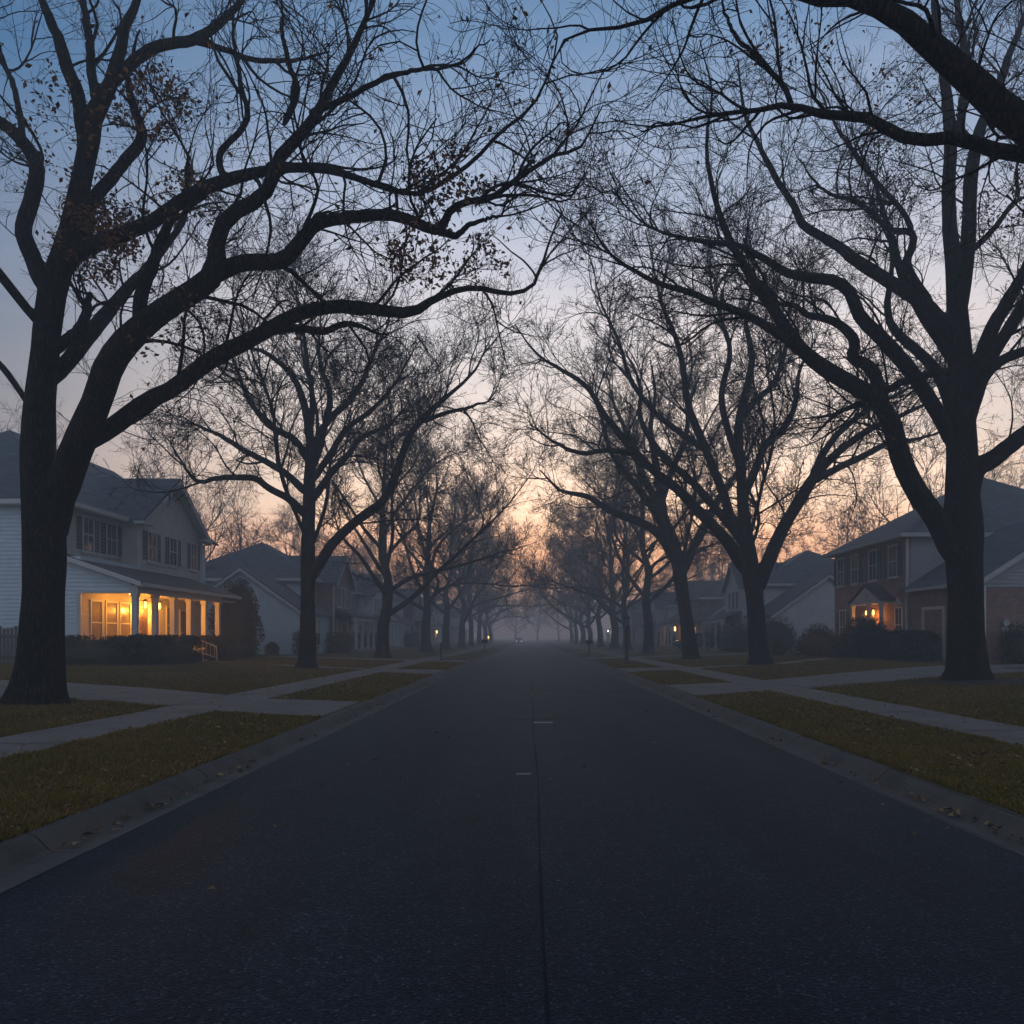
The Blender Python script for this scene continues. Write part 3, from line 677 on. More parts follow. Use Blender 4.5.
# second trees of both rows
L2T = [
 (0, 0, [(307, 672, 17), (307, 664, 12), (308, 640, 9.5), (308, 600, 8.8), (308, 560, 8.6), (309, 520, 7.8), (310, 480, 7), (311, 450, 6), (307, 420, 5), (301, 395, 4.4), (289, 372, 3.8), (262, 350, 3), (240, 345, 2.2), (225, 320, 1.5)]),
 (0, 1.5, [(311, 462, 5), (318, 440, 4.6), (328, 420, 4.2), (350, 398, 3.8), (364, 375, 3.4), (374, 350, 2.8), (385, 330, 2), (392, 300, 1.4)]),
 (0, -2.5, [(310, 580, 7), (322, 560, 6.5), (336, 540, 6), (360, 518, 5.8), (380, 503, 5.4), (393, 480, 5), (402, 455, 4.8), (412, 432, 4.4), (428, 413, 4), (448, 396, 3.2), (472, 372, 2.4), (490, 340, 1.5)]),
 (-1, 2, [(420, 422, 3), (445, 414, 2.6), (470, 408, 2.2), (495, 398, 1.6)]),
 (0, -3, [(305, 515, 5), (290, 500, 4.6), (268, 488, 4.2), (252, 478, 4), (220, 478, 3.4), (196, 480, 2.8), (182, 462, 2), (170, 440, 1.4)]),
 (0, 2.5, [(305, 492, 5), (288, 475, 4.4), (268, 462, 4), (245, 450, 3.6), (222, 437, 3), (195, 425, 2.2), (180, 415, 1.4)]),
 (0, -1.5, [(308, 460, 4.6), (295, 440, 4.2), (270, 425, 3.8), (252, 403, 3.4), (243, 385, 3), (235, 362, 2.2), (222, 335, 1.4)]),
 (0, 3.5, [(313, 500, 4.6), (328, 478, 4.2), (348, 455, 3.8), (362, 438, 3.2), (390, 425, 2.4), (410, 400, 1.6)]),
 (0, 3, [(312, 470, 4.2), (322, 440, 3.8), (330, 395, 3.4), (322, 370, 3), (318, 345, 2.2), (322, 300, 1.4)]),
 (0, -3.5, [(313, 480, 4.4), (330, 455, 4), (345, 430, 3.6), (372, 410, 3), (395, 385, 2.2), (420, 340, 1.4)]),
 (0, -3, [(309, 440, 4), (312, 400, 3.6), (306, 360, 3), (300, 320, 2.4), (290, 280, 1.6)]),
]
GX = lambda k: [[(0, 0, 5+k*.3, .14), (.4, 1.6, 7.4, .11), (.2, 3.6, 10, .08), (.8, 5, 13, .04), (.6, 6, 15, .02)],
                [(0, 0, 5.6, .14), (-.5, -1.8, 8, .11), (-.4, -3.6, 10.5, .08), (-1.2, -5, 13.5, .04), (-1, -5.6, 15.4, .02)],
                [(0, 0, 8, .12), (.3, .4, 11, .09), (-.3, .2, 14, .06), (.2, -.4, 17, .02)]]
traced_tree(34.7, L2T, GX(0), 31, 307, dens=1.02, wig=.15, fat=2.0, n_leaf=2000, label='second tree of the left row, straight trunk in front of the pale gabled house', group=ROW, name='street_tree', l2=(1.8, 5.0), voxel=.05)
R2T = [
 (0, 0, [(761, 670, 22), (761, 661, 15), (758, 640, 12.5), (755, 600, 11), (750, 570, 12), (746, 545, 11), (743, 515, 8), (741, 480, 7), (738, 445, 6.2), (740, 415, 5.6), (748, 385, 5), (752, 355, 4.2), (746, 320, 3.2), (755, 280, 2.2), (750, 240, 1.4)]),
 (0, -3, [(745, 570, 9), (732, 548, 8.4), (715, 528, 7.6), (695, 508, 7), (678, 490, 6.4), (655, 472, 5.8), (630, 446, 5.2), (605, 415, 4.6), (588, 388, 4), (562, 370, 3.4), (535, 352, 2.6), (515, 325, 1.6)]),
 (0, 2, [(743, 545, 7), (732, 520, 6.6), (722, 490, 6), (706, 450, 5.6), (690, 410, 5), (684, 375, 4.4), (678, 345, 3.8), (664, 310, 3), (655, 270, 2.2), (645, 230, 1.4)]),
 (1, -1, [(704, 450, 4.4), (680, 432, 4), (655, 412, 3.6), (632, 380, 3.2), (618, 340, 2.6), (600, 300, 1.8), (592, 262, 1.2)]),
 (0, -2, [(757, 590, 9), (768, 562, 9), (782, 530, 8.4), (800, 500, 8), (815, 476, 7.2), (836, 455, 5.6), (868, 432, 4.8), (900, 418, 4), (925, 405, 3), (950, 392, 2)]),
 (-.8, 1.5, [(812, 482, 5), (838, 468, 4.8), (866, 455, 4.4), (890, 443, 4), (920, 438, 3), (945, 430, 2)]),
 (-.8, -2.5, [(812, 478, 5), (822, 455, 4.6), (842, 430, 4.2), (872, 408, 3.6), (905, 392, 2.8), (930, 375, 1.8)]),
 (0, 3, [(742, 500, 6), (755, 470, 5.4), (765, 445, 5), (785, 425, 4.4), (795, 400, 3.8), (800, 370, 3), (815, 340, 2)]),
 (0, -2, [(740, 465, 5), (728, 430, 4.6), (722, 395, 4.2), (730, 355, 3.6), (722, 320, 3), (710, 280, 2), (712, 240, 1.4)]),
 (0, 2, [(742, 420, 4.6), (755, 400, 4.2), (772, 385, 3.6), (785, 350, 3), (790, 310, 2.2), (800, 270, 1.4)]),
 (0, 3.4, [(738, 535, 6), (715, 508, 5.4), (690, 480, 5), (662, 455, 4.4), (640, 420, 3.8), (640, 385, 3), (625, 350, 2)]),
 (-1.5, -1, [(640, 456, 4), (612, 450, 3.6), (580, 452, 3.2), (552, 440, 2.4), (530, 425, 1.6)]),
]
traced_tree(38.5, R2T, GX(1), 32, 760, dens=1.02, wig=.15, fat=2.0, n_leaf=1800, thin=.74, label='second tree of the right row, broad vase shaped crown over the pale house', group=ROW, name='street_tree', l2=(2.0, 5.6), voxel=.05)
R3T = [
 (0, 0, [(692, 664, 15), (691, 656, 10.5), (688, 630, 8.6), (683, 600, 7.6), (677, 565, 8), (672, 540, 7), (664, 520, 5.6), (660, 490, 5), (655, 460, 4.4), (650, 430, 3.4), (655, 395, 2.6), (650, 360, 1.6)]),
 (0, -2.5, [(674, 560, 6), (660, 535, 5.6), (640, 522, 5.2), (612, 512, 4.6), (588, 498, 3.8), (560, 490, 2.8), (540, 470, 1.8)]),
 (0, 2, [(681, 575, 6), (692, 550, 5.6), (702, 530, 5), (715, 505, 4.4), (728, 485, 3.6), (745, 460, 2.6), (760, 430, 1.6)]),
 (0, -3.5, [(670, 540, 5), (650, 505, 4.6), (628, 475, 4), (610, 450, 3.4), (600, 415, 2.4), (590, 385, 1.6)]),
 (0, 3.5, [(668, 530, 5), (655, 500, 4.6), (640, 470, 4), (625, 430, 3.2), (612, 400, 2.2), (606, 370, 1.4)]),
 (0, 2.5, [(662, 500, 4.6), (672, 470, 4), (685, 440, 3.4), (690, 405, 2.6), (700, 375, 1.6)]),
]
traced_tree(51.5, R3T, GX(2), 33, 691, dens=.85, wig=.13, fat=2.4, n_leaf=1800, thin=.82, label='third tree of the right row, trunk leaning towards the road near the parked car', group=ROW, name='street_tree', l2=(2.0, 5.6), voxel=.06)

# the other trees: grown, four forms, then copied
def grown_tree(seed, H=22.5, r0=.46, nl=13, fork=4.2, spread=13, dens=.76, fat=2.4, up=.04, n_leaf=2000, wig=.12):
    rg = np.random.default_rng(seed)
    top = H*.62
    tr = [(0, 0, -.1, r0*1.75), (0, 0, .25, r0*1.25), (.03, 0, 1.0, r0*1.02), (.06, .03, 2.4, r0*.93)]
    x = y = .06
    for z in (fork, fork+2, fork+4.2, top-1.5, top+1.5, top+3.5, H*.86):
        x += rg.normal()*.34; y += rg.normal()*.34
        tr.append((x, y, z, r0*max(.035, .93*(1-(z-2)/(H*.84))**1.15)))
    T = catmull(tr, 40); P = [T[:, :3]]; Rr = [T[:, 3]]
    az = rg.random()*6.28
    for k in range(nl):
        az += 2.4+rg.normal()*.25
        q = k/(nl-1)
        z0 = fork*.9+(top+1.5-fork)*q**1.3
        i = int(np.abs(T[:, 2]-z0).argmin()); p = T[i, :3].copy()
        ln = spread*(1.2-.5*q)*(.88+.24*rg.random()); el = R_(29+36*q+rg.normal()*6)
        d = np.array((math.cos(az)*math.cos(el), math.sin(az)*math.cos(el), math.sin(el)))
        ra = min(T[i, 3]*.6, .02+.0155*ln); pts = [(*p, ra*.8)]; n = 11; c = np.zeros(3)
        for j in range(n):
            c = c*.55+rg.normal(size=3)*.10
            d = d+c; d[2] += (.02 if 3 < j < 9 else up); d /= np.linalg.norm(d)
            p = p+d*ln/n; pts.append((*p, max(.010, ra*(1-.93*((j+1)/n)**.85))))
        L = catmull(pts, 40); P.append(L[:, :3]); Rr.append(L[:, 3])
    P = np.array(P); Rr = np.array(Rr)
    # secondary limbs as thick wood too
    P2, R2 = spawn(rg, P[1:], Rr[1:], nl*3, .25, (3.0, 6.5), (22, 45), .05, .045, 40, (.012, .010, .009))
    Pm = np.concatenate([P[1:], P2]); Rm = np.concatenate([Rr[1:], R2])
    tv, tf = rough_trunk(P[:1], Rr[:1], 24, seed)
    lv, lf = rough_trunk(Pm[:, ::2], Rm[:, ::2], 8, seed+1, .02)
    v1, f1 = join([(tv, tf), (lv, lf)])
    Pc = np.concatenate([Pm, P[:1, 20:].repeat(1, 0)[:, np.linspace(0, 19, 40).astype(int)]]); Rc = np.concatenate([Rm, Rr[:1, 20:][:, np.linspace(0, 19, 40).astype(int)]])
    v2, f2, lev = foliate(rg, None, Pc, Rc, dens, wig, fat, (1.6, 4.4), l3=(.7, 2.0))
    tips = lev[2][:, -1]; k = rg.choice(len(tips), n_leaf)
    globals()['rg'] = rg
    c = tips[k]+rg.normal(size=(n_leaf, 3))*.05
    v3, f3, t3 = leaf_quads(c, .055*(.7+.6*rg.random(n_leaf)), False, brown(n_leaf, .45))
    t = empty('street_tree', (0, 0, 0), '', 'tree')
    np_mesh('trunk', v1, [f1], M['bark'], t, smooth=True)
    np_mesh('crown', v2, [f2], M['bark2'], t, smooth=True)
    o = np_mesh('leaves', v3, [f3], M['leaf'], t, tint=t3); o['kind'] = 'stuff'
    return t
FORMS = [grown_tree(41), grown_tree(42, H=21, nl=14, fork=3.8, spread=13.5), grown_tree(43, H=23.5, r0=.43, nl=12, fork=4.8, spread=12.5),
         grown_tree(44, H=18.5, r0=.30, nl=13, fork=2.6, spread=8.6, dens=.55, fat=2.3, up=.07, n_leaf=500)]
used = [False]*len(FORMS)
def put_tree(form, x, y, rz, s, label, group, name='street_tree'):
    o = FORMS[form] if not used[form] else copy_tree(FORMS[form]); used[form] = True
    o.name = name; o.location = (x, y, gz(x)-.05); o.rotation_euler = (0, 0, rz); o.scale = (s, s, s*rnd.uniform(.95, 1.05))
    tag(o, label, 'tree', group); return o
FOG_L = 'bare tree far down the left row, dissolving into fog with its neighbours'
FOG_R = 'bare tree far down the right row, dissolving into fog with its neighbours'
ordn = ['third', 'fourth', 'fifth', 'sixth', 'seventh', 'eighth']
lrow = [(-9.8, 53.3, .9), (-9.8, 75.5, 1.0), (-9.7, 92, .95), (-9.6, 112, 1.02), (-9.6, 131, .95), (-9.5, 150, 1.), (-9.5, 170, 1.), (-9.4, 190, .96)]
lmarks = ['with a low limb arching towards the road', 'beside an orange porch light in the fog', 'just past the thin marker post', 'before the second distant porch light', 'beside the small black mailbox']
for k, (x, y, s) in enumerate(lrow):
    lab = ordn[k]+' tree of the left row, '+lmarks[k] if k < 5 else FOG_L
    put_tree([1, 0, 2][k % 3], x, y, k*1.9+.6, s, lab, ROW if k < 5 else 'foggy trees of the left row')
rrow = [(10.3, 69.5, 1.0), (10.2, 84, .9), (10.3, 97.5, 1.02), (10.2, 116, 1.), (10.1, 134, .97), (10.1, 153, 1.), (10, 172, 1.), (10, 192, 1.)]
rmarks = ['low forked trunk right of the lamp post', 'thin trunk just behind the lamp post', 'left of the lamp post', 'beside the far white porch light']
for k, (x, y, s) in enumerate(rrow):
    lab = ordn[k+1]+' tree of the right row, '+rmarks[k] if k < 4 else FOG_R
    put_tree([2, 1, 0][k % 3], x, y, k*2.3+1.1, s, lab, ROW if k < 4 else 'foggy trees of the right row')
back = [(-27, 62, 3, .95, 'slender bare tree rising behind the lit porch house at left'),
        (-42, 66, 3, 1.0, 'bare tree showing between the forked trunk and the left roof ridge'),
        (-31, 88, 3, 1.0, 'bare tree rising behind the dark hip roof of the second left house'),
        (-33, 112, 0, .85, None), (-28, 138, 2, .8, None), (-40, 98, 3, 1., None), (-33, 165, 1, .9, None),
        (31, 64, 3, 1.05, 'slender bare tree against the orange sky left of the brick house roof'),
        (42, 62, 3, 1.1, 'bare tree standing behind the peak of the brick house roof'),
        (50, 58, 3, 1.15, 'bare tree behind the garage roof at the right edge'),
        (36, 92, 3, 1.0, None), (31, 112, 0, .85, None), (42, 104, 3, 1.0, None), (33, 138, 2, .85, None), (36, 165, 1, .9, None)]
for x, y, f, s, lab in back:
    side = 'left' if x < 0 else 'right'
    put_tree(f, x, y, x*1.3+y, s, lab or 'bare tree in fog behind the far '+side+' houses', 'bare trees behind the '+side+' houses', 'bare_tree')
for k, (x, y) in enumerate([(-15, 318), (-6, 330), (3, 322), (12, 334), (-24, 326), (22, 320)]):
    put_tree(k % 3, x, y, k*2.0, .95, 'bare tree closing off the far end of the road, faint in the fog', 'trees at the end of the road', 'bare_tree')

# ------------------------------------------------------------------ bushes, hedges
def leafy(name, label, cat, loc, shape, n, size, tint=(.028, .042, .018), group=None, seed=1, jit=.12):
    if name == 'hedge': jit = .035
    """shape: list of (cx,cy,cz, rx,ry,rz, power) rounded boxes (power 2 = ellipsoid, higher = boxier)"""
    rg = np.random.default_rng(seed); globals()['rg'] = rg
    vs, fs, ts, off = [], [], [], 0
    tot = sum(a[3]*a[4]+a[4]*a[5]+a[3]*a[5] for a in shape)
    for cx, cy, cz, rx, ry, rz, pw in shape:
        m = int(n*(rx*ry+ry*rz+rx*rz)/tot)
        d = unit(rg.normal(size=(m, 3))*np.array((rx, ry, rz))/max(rx, ry, rz)); e = 2.0/pw
        d = np.sign(d)*np.abs(unit(rg.normal(size=(m, 3))))**e
        lump = 1+jit*(np.sin(d[:, 0]*5+seed)*np.sin(d[:, 1]*6+2*seed)+np.sin(d[:, 2]*7+d[:, 0]*4+seed))*.6
        rad = (.72+.33*rg.random(m)**.6)*lump
        c = np.array((cx, cy, cz))+d*np.array((rx, ry, rz))*rad[:, None]+rg.normal(size=(m, 3))*.02
        c[:, 2] = np.maximum(c[:, 2], .02)
        t = np.array(tint)*(.55+.9*rg.random((m, 1)))
        v, f, tt = leaf_quads(c, size*(.6+.8*rg.random(m)), False, t)
        vs.append(v); fs.append(f+off); ts.append(tt); off += len(v)
        # solid inner core, slightly darker than the leaves on average
        a = np.linspace(0, math.pi, 9); b = np.linspace(0, 2*math.pi, 17)
        A, B = np.meshgrid(a, b, indexing='ij'); D = np.stack([np.sin(A)*np.cos(B), np.sin(A)*np.sin(B), np.cos(A)], -1)
        D = np.sign(D)*np.abs(D)**e
        cv = (np.array((cx, cy, cz))+D*np.array((rx, ry, rz))*.78).reshape(-1, 3); cv[:, 2] = np.maximum(cv[:, 2], 0)
        i = (np.arange(8)[:, None]*17+np.arange(16)[None]).ravel()
        q = np.stack([i, i+1, i+18, i+17], 1)
        fs.append(np.stack([q[:, 0], q[:, 1], q[:, 2]], 1)+off); fs.append(np.stack([q[:, 0], q[:, 2], q[:, 3]], 1)+off)
        vs.append(cv); ts.append(np.tile(np.array(tint)*.8, (len(cv), 1))); off += len(cv)
    o = np_mesh(name, np.concatenate(vs), [np.concatenate(fs)], M['foliage'], tint=np.concatenate(ts))
    o.location = loc; return tag(o, label, cat, group)
g = gz(-16)
leafy('hedge', 'long clipped hedge before the lit porch, left of the steps', 'hedge', (-16.0, 35.2, g), [(0, -.1, .62, .75, 2.5, .66, 5), (-1.9, -2.2, .6, 1.7, .62, .64, 5)], 15000, .05, seed=3)
leafy('hedge', 'clipped hedge before the lit porch, right of the steps', 'hedge', (-16.0, 42.3, g), [(0, 0, .62, .7, 2.6, .66, 5)], 11000, .05, seed=4)
leafy('evergreen_shrub', 'tall rounded evergreen shrub between the porch and the pale gable', 'shrub', (-17.6, 48.0, g),
      [(0, 0, 1.6, 1.45, 1.45, 1.9, 2.2), (.1, .1, 3.2, 1.05, 1.05, 1.5, 2), (-.3, .3, 2.4, 1.3, 1.3, 1.6, 2)], 12000, .06, (.022, .034, .02), seed=5)
def bush(x, y, rx, ry, rz, label, tint=(.024, .034, .018), n=3500, size=.055, seed=1, group=None, pw=2.3):
    leafy('bush', label, 'bush', (x, y, gz(x)), [(0, 0, rz*.75, rx, ry, rz, pw), (rx*.3, -ry*.3, rz*.6, rx*.7, ry*.7, rz*.75, pw)], n, size, tint, group, seed)
bush(17.9, 42.6, 1.1, 1.25, 1.3, 'large dark bush right of the lit brick doorway', n=6500, seed=11)
bush(17.8, 45.6, .75, 1.0, .75, 'dark bush directly below the lit brick doorway', n=3500, seed=12)
leafy('hedge', 'low dark hedge before the garage wing of the brick house', 'hedge', (18.7, 40.0, gz(18.7)), [(0, 0, .7, .7, 2.6, .8, 4)], 9000, .055, (.02, .028, .016), seed=13)
bush(18.6, 51.6, .95, .95, 1.15, 'round ball bush at the far corner of the brick house', n=3000, seed=14)
bush(17.7, 49.8, 1.3, 1.1, .78, 'reddish low bush in front of the round ball bush', (.075, .038, .02), n=3800, seed=15)
bush(16.4, 53.2, .5, .5, .75, 'small bush left of the round ball bush', (.05, .034, .022), n=1200, seed=16)
bush(18.2, 60.5, 1.9, 1.3, 1.6, 'wide bush at the near corner of the pale right house', n=5000, seed=17)
bush(17.5, 68.5, 1.4, 2.4, 1.35, 'broad dark bush before the pale right house, beside its second tree', n=5000, seed=18)
bush(17.8, 74.5, 1.6, 2.2, 1.3, 'dark bush between the pale house and the parked car', n=4500, seed=19)
bush(-15.4, 54.8, .8, 1.0, 1.05, 'dark bush at the front corner of the blue gable wall', n=2800, seed=20)
bush(-19.4, 55.0, .55, .45, .62, 'small bare reddish bush against the blue gable wall', (.07, .045, .035), n=900, seed=21)
bush(-17.7, 54.9, .45, .45, .5, 'small round bush against the blue gable wall', n=1000, seed=22)
bush(-15.2, 65.5, .9, 3.4, .95, 'foundation shrubs before the brown brick gable', n=4500, seed=23, pw=4)
bush(-15.4, 78.5, .9, 3.8, .95, 'foundation shrubs before the third left house', n=4000, seed=24, pw=4)
bush(-15.6, 104, 1.2, 3, 1.2, 'dim shrubs before the fourth left house', n=2500, seed=25)
bush(17.5, 104, 1.2, 3, 1.2, 'dim shrubs before the fourth right house', n=2500, seed=26)
bush(20.9, 34.2, .75, .6, .95, 'small dark bush against the brick garage gable', n=2200, seed=27)

# ------------------------------------------------------------------ houses
def window(parent, ax, c, out, a0, a1, z0, z1, shut=True, grid=True, trim='trim', pane='glass', mid=True):
    if a1 < a0: a0, a1 = a1, a0
    f = MB(); w = .09
    f.fbox(ax, c, out, a0-w, a0, z0-w, z1+w, 0, .07).fbox(ax, c, out, a1, a1+w, z0-w, z1+w, 0, .07)
    f.fbox(ax, c, out, a0, a1, z1, z1+w, 0, .068).fbox(ax, c, out, a0, a1, z0-w, z0, 0, .066)
    f.fbox(ax, c, out, a0-w-.04, a1+w+.04, z0-w-.05, z0-w-.002, 0, .11)
    zm = (z0+z1)/2
    if mid: f.fbox(ax, c, out, a0, a1, zm-.03, zm+.03, .03, .062)
    if grid:
        am = (a0+a1)/2; f.fbox(ax, c, out, am-.012, am+.012, z0, zm-.03, .03, .052); f.fbox(ax, c, out, am-.012, am+.012, zm+.03, z1, .03, .052)
    o = f.build('window', M[trim], parent)
    MB().fbox(ax, c, out, a0, a1, z0, z1, .024, .034).build('pane', M[pane], o)
    if shut:
        sw = (a1-a0)*.48
        for s0, s1 in ((a0-w-.02-sw, a0-w-.02), (a1+w+.02, a1+w+.02+sw)):
            q = MB(); q.fbox(ax, c, out, s0, s0+.05, z0, z1, 0, .06).fbox(ax, c, out, s1-.05, s1, z0, z1, 0, .06)
            q.fbox(ax, c, out, s0+.05, s1-.05, z0, z0+.06, 0, .058).fbox(ax, c, out, s0+.05, s1-.05, z1-.06, z1, 0, .058)
            n = int((z1-z0-.12)/.075)
            for k in range(n):
                zz = z0+.06+k*(z1-z0-.12)/n; q.fbox(ax, c, out, s0+.05, s1-.05, zz+.012, zz+.062, .012, .045)
            q.fbox(ax, c, out, s0+.05, s1-.05, z0+.06, z1-.06, 0, .012)
            q.build('shutter', M['shutter'], parent)
    return o
def door(parent, ax, c, out, a0, a1, z0, z1, m='door', trim='trim'):
    if a1 < a0: a0, a1 = a1, a0
    d = MB(); d.fbox(ax, c, out, a0, a1, z0, z1, .02, .06)
    h = z1-z0; w = a1-a0
    for u0, u1 in ((.12, .45), (.55, .88)):
        for v0, v1 in ((.08, .4), (.48, .72), (.8, .93)): d.fbox(ax, c, out, a0+w*u0, a0+w*u1, z0+h*v0, z0+h*v1, .06, .078)
    o = d.build('door', M[m], parent)
    MB().fbox(ax, c, out, a0+w*.08, a0+w*.13, z0+h*.44, z0+h*.5, .06, .12).build('handle', M['meter'], o)
    f = MB(); f.fbox(ax, c, out, a0-.1, a0-.002, z0, z1+.1, 0, .08).fbox(ax, c, out, a1+.002, a1+.1, z0, z1+.1, 0, .08).fbox(ax, c, out, a0-.002, a1+.002, z1+.002, z1+.1, 0, .078)
    f.build('door_frame', M[trim], o); return o
def column(parent, x, y, z0, z1, w=.11, m='trim'):
    MB().box(x-w, x+w, y-w, y+w, z0+.18, z1-.14).box(x-w-.04, x+w+.04, y-w-.04, y+w+.04, z0, z0+.18).box(x-w-.035, x+w+.035, y-w-.035, y+w+.035, z1-.14, z1).build('column', M[m], parent)
def lantern(parent, x, y, z, s=1.0, glow='glow', power=0, arm=None, col=(1, .37, .045)):
    b = MB(); b.box(x-.09*s, x+.09*s, y-.09*s, y+.09*s, z+.17*s, z+.20*s).box(x-.05*s, x+.05*s, y-.05*s, y+.05*s, z+.20*s, z+.27*s).box(x-.08*s, x+.08*s, y-.08*s, y+.08*s, z-.2*s, z-.17*s)
    for ax_ in (-1, 1):
        for ay in (-1, 1): b.box(x+ax_*.075*s-.008, x+ax_*.075*s+.008, y+ay*.075*s-.008, y+ay*.075*s+.008, z-.17*s, z+.17*s)
    if arm: b.box(min(x, arm), max(x, arm), y-.015, y+.015, z+.20*s, z+.23*s)
    o = b.build('lantern', M['iron'], parent)
    MB().tube([(x, y, z-.15*s), (x, y, z-.05*s), (x, y, z+.14*s)], [.045*s, .06*s, .045*s], 10).build('bulb', M[glow], o, smooth=True)
    if power:
        l = bpy.data.lights.new('lantern_light', 'POINT'); l.energy = power; l.color = col; l.shadow_soft_size = .08*s
        lo = bpy.data.objects.new('lantern_light', l); COL.objects.link(lo); lo.parent = parent
        lo.location = np.array((x, y, z-.28*s))-origin(parent)
    return o

# ---- left house with the lit porch
g0 = .40
H = empty('house', (-20, 42, g0), 'two storey pale siding house with a lit front porch, nearest on the left', 'house', 'houses along the road')
w = MB()
w.clap('y', 34, -1, -32, -20, g0-.2, 7.35); w.clap('y', 34, -1, -20, -19.1, g0-.2, 5.0)
zr = lambda x: 5.24-(x+20)*.343
rake_hi = lambda z: min(-16.95, -20+(5.24-z)/.343-.3)
w.clap('y', 34, -1, -19.1, rake_hi, 3.62, 4.80)
w.box(-32, -20.05, 34.06, 49.4, g0-.2, 7.3).box(-20.06, -19.16, 34.06, 46.2, g0-.2, 5.1)
w.build('wall', M['siding_blue'], H)
w = MB(); w.clap('x', -20, 1, 34, 39.1, 4.9, 7.35); w.clap('x', -19.1, 1, 39.1, 46.3, 4.6, 7.35)
w.clap('y', 39.1, -1, -20, -19.1, 4.9, 7.35)
w.clap('x', -19.1, 1, lambda z: 42.7-max(0.02, (10.0-z)*3.9/2.65), lambda z: 42.7+max(0.02, (10.0-z)*3.9/2.65), 7.35, 9.9)
w.box(-20.05, -19.13, 39.15, 46.25, 4.6, 7.3); w.build('gable_wall', M['siding_warm'], H)
w = MB(); w.clap('x', -19.1, 1, 34, 46.3, .85, 4.6); w.build('porch_wall', M['siding_warm'], H)
for q in ((-20.03, -19.93, 33.93, 34.0, g0, 7.3), (-19.16, -19.02, 39.03, 39.12, 4.95, 7.3), (-19.16, -19.02, 46.28, 46.4, 4.6, 7.3), (-19.22, -19.06, 33.93, 34.03, .9, 3.6)):
    MB().box(*q).build('corner_board', M['trim'], H)
MB().box(-32.6, -19.45, 33.42, 33.5, 7.22, 7.42).box(-19.45, -19.36, 33.42, 38.66, 7.22, 7.42).box(-32.4, -19.6, 33.5, 33.97, 7.2, 7.24).box(-19.93, -19.46, 33.98, 38.66, 7.2, 7.24).build('fascia', M['trim'], H)
V = [(-32.5, 33.5, 7.45), (-19.45, 33.5, 7.45), (-19.45, 50, 7.45), (-32.5, 50, 7.45), (-26, 40, 12.0), (-26, 50, 12.0)]
r = MB(); r.shell(V, [[0, 1, 4], [1, 2, 5, 4], [3, 0, 4, 5]], .12)
V = [(-18.65, 38.65, 7.38), (-18.65, 42.7, 10.12), (-18.65, 46.75, 7.38), (-19.7, 38.65, 7.38), (-23.8, 42.7, 10.12), (-19.7, 46.75, 7.38)]
r.shell(V, [[0, 1, 4, 3], [1, 2, 5, 4]], .14)
ro = r.build('roof', M['roof'], H)
t = MB()   # gable rake boards and returns
for s in (-1, 1):
    a = (-18.68, 42.7, 10.0); b = (-18.68, 42.7+s*4.1, 7.22)
    for dx, dz in ((0, 0),):
        t.poly([(a[0]+.05, a[1], a[2]), (b[0]+.05, b[1], b[2]), (b[0]+.05, b[1], b[2]-.24), (a[0]+.05, a[1], a[2]-.26)])
        t.poly([(a[0]+.05, a[1], a[2]-.26), (b[0]+.05, b[1], b[2]-.24), (b[0]-.35, b[1], b[2]-.24), (a[0]-.35, a[1], a[2]-.26)])
    yy = 42.7+s*3.6; t.box(-19.1, -18.6, yy-.55, yy+.55, 7.12, 7.26)
t.build('rake_board', M['trim_grey'], H)
v = MB(); v.fbox('x', -19.1, 1, 42.4, 43.0, 8.5, 8.56, 0, .06).fbox('x', -19.1, 1, 42.4, 42.46, 8.56, 9.2, 0, .06).fbox('x', -19.1, 1, 42.94, 43.0, 8.56, 9.2, 0, .06).fbox('x', -19.1, 1, 42.4, 43.0, 9.2, 9.26, 0, .06)
for k in range(7): v.fbox('x', -19.1, 1, 42.46, 42.94, 8.58+k*.09, 8.63+k*.09, 0, .045)
v.build('gable_vent', M['trim'], H)
# porch roof, beam, ceiling, floor, columns
r = MB(); r.shell([(-20.02, 33.55, 5.24), (-16.35, 33.55, 3.98), (-16.35, 45.1, 3.98), (-20.02, 45.1, 5.24)], [[0, 1, 2, 3]], .09)
r.build('porch_roof', M['roof2'], H)
t = MB()
t.poly([(-20.0, 33.52, 5.235), (-16.3, 33.52, 3.965), (-16.3, 33.52, 3.76), (-20.0, 33.52, 5.03)])
t.poly([(-20.0, 33.52, 5.03), (-16.3, 33.52, 3.76), (-16.3, 33.72, 3.76), (-20.0, 33.72, 5.03)])
t.box(-16.42, -16.28, 33.74, 45.15, 3.78, 3.94)                     # gutter
t.box(-16.98, -16.62, 33.9, 43.2, 3.5, 3.86)                        # beam
t.box(-19.06, -17.0, 33.92, 34.12, 3.5, 3.62)
t.build('porch_beam', M['trim'], H)
MB().box(-19.05, -16.99, 34.14, 46.2, 3.64, 3.70).build('porch_ceiling', M['siding_warm'], H)
MB().box(-19.1, -16.5, 33.9, 43.4, .70, .86).box(-19.0, -16.6, 34.0, 43.3, g0-.2, .699).build('porch_floor', M['tread'], H)
for k in range(6): column(H, -16.8, 34.05+1.8*k, .86, 3.5)
for k in (0, 1, 3, 4):
    pr = MB()
    y0, y1 = 34.2+1.8*k, 35.7+1.8*k
    pr.box(-16.83, -16.77, y0, y1, 1.62, 1.68).box(-16.82, -16.78, y0, y1, .98, 1.03)
    for j in range(11): pr.box(-16.815, -16.785, y0+.07+j*.135, y0+.10+j*.135, 1.03, 1.62)
    pr.build('porch_railing', M['trim'], H)
st = MB()
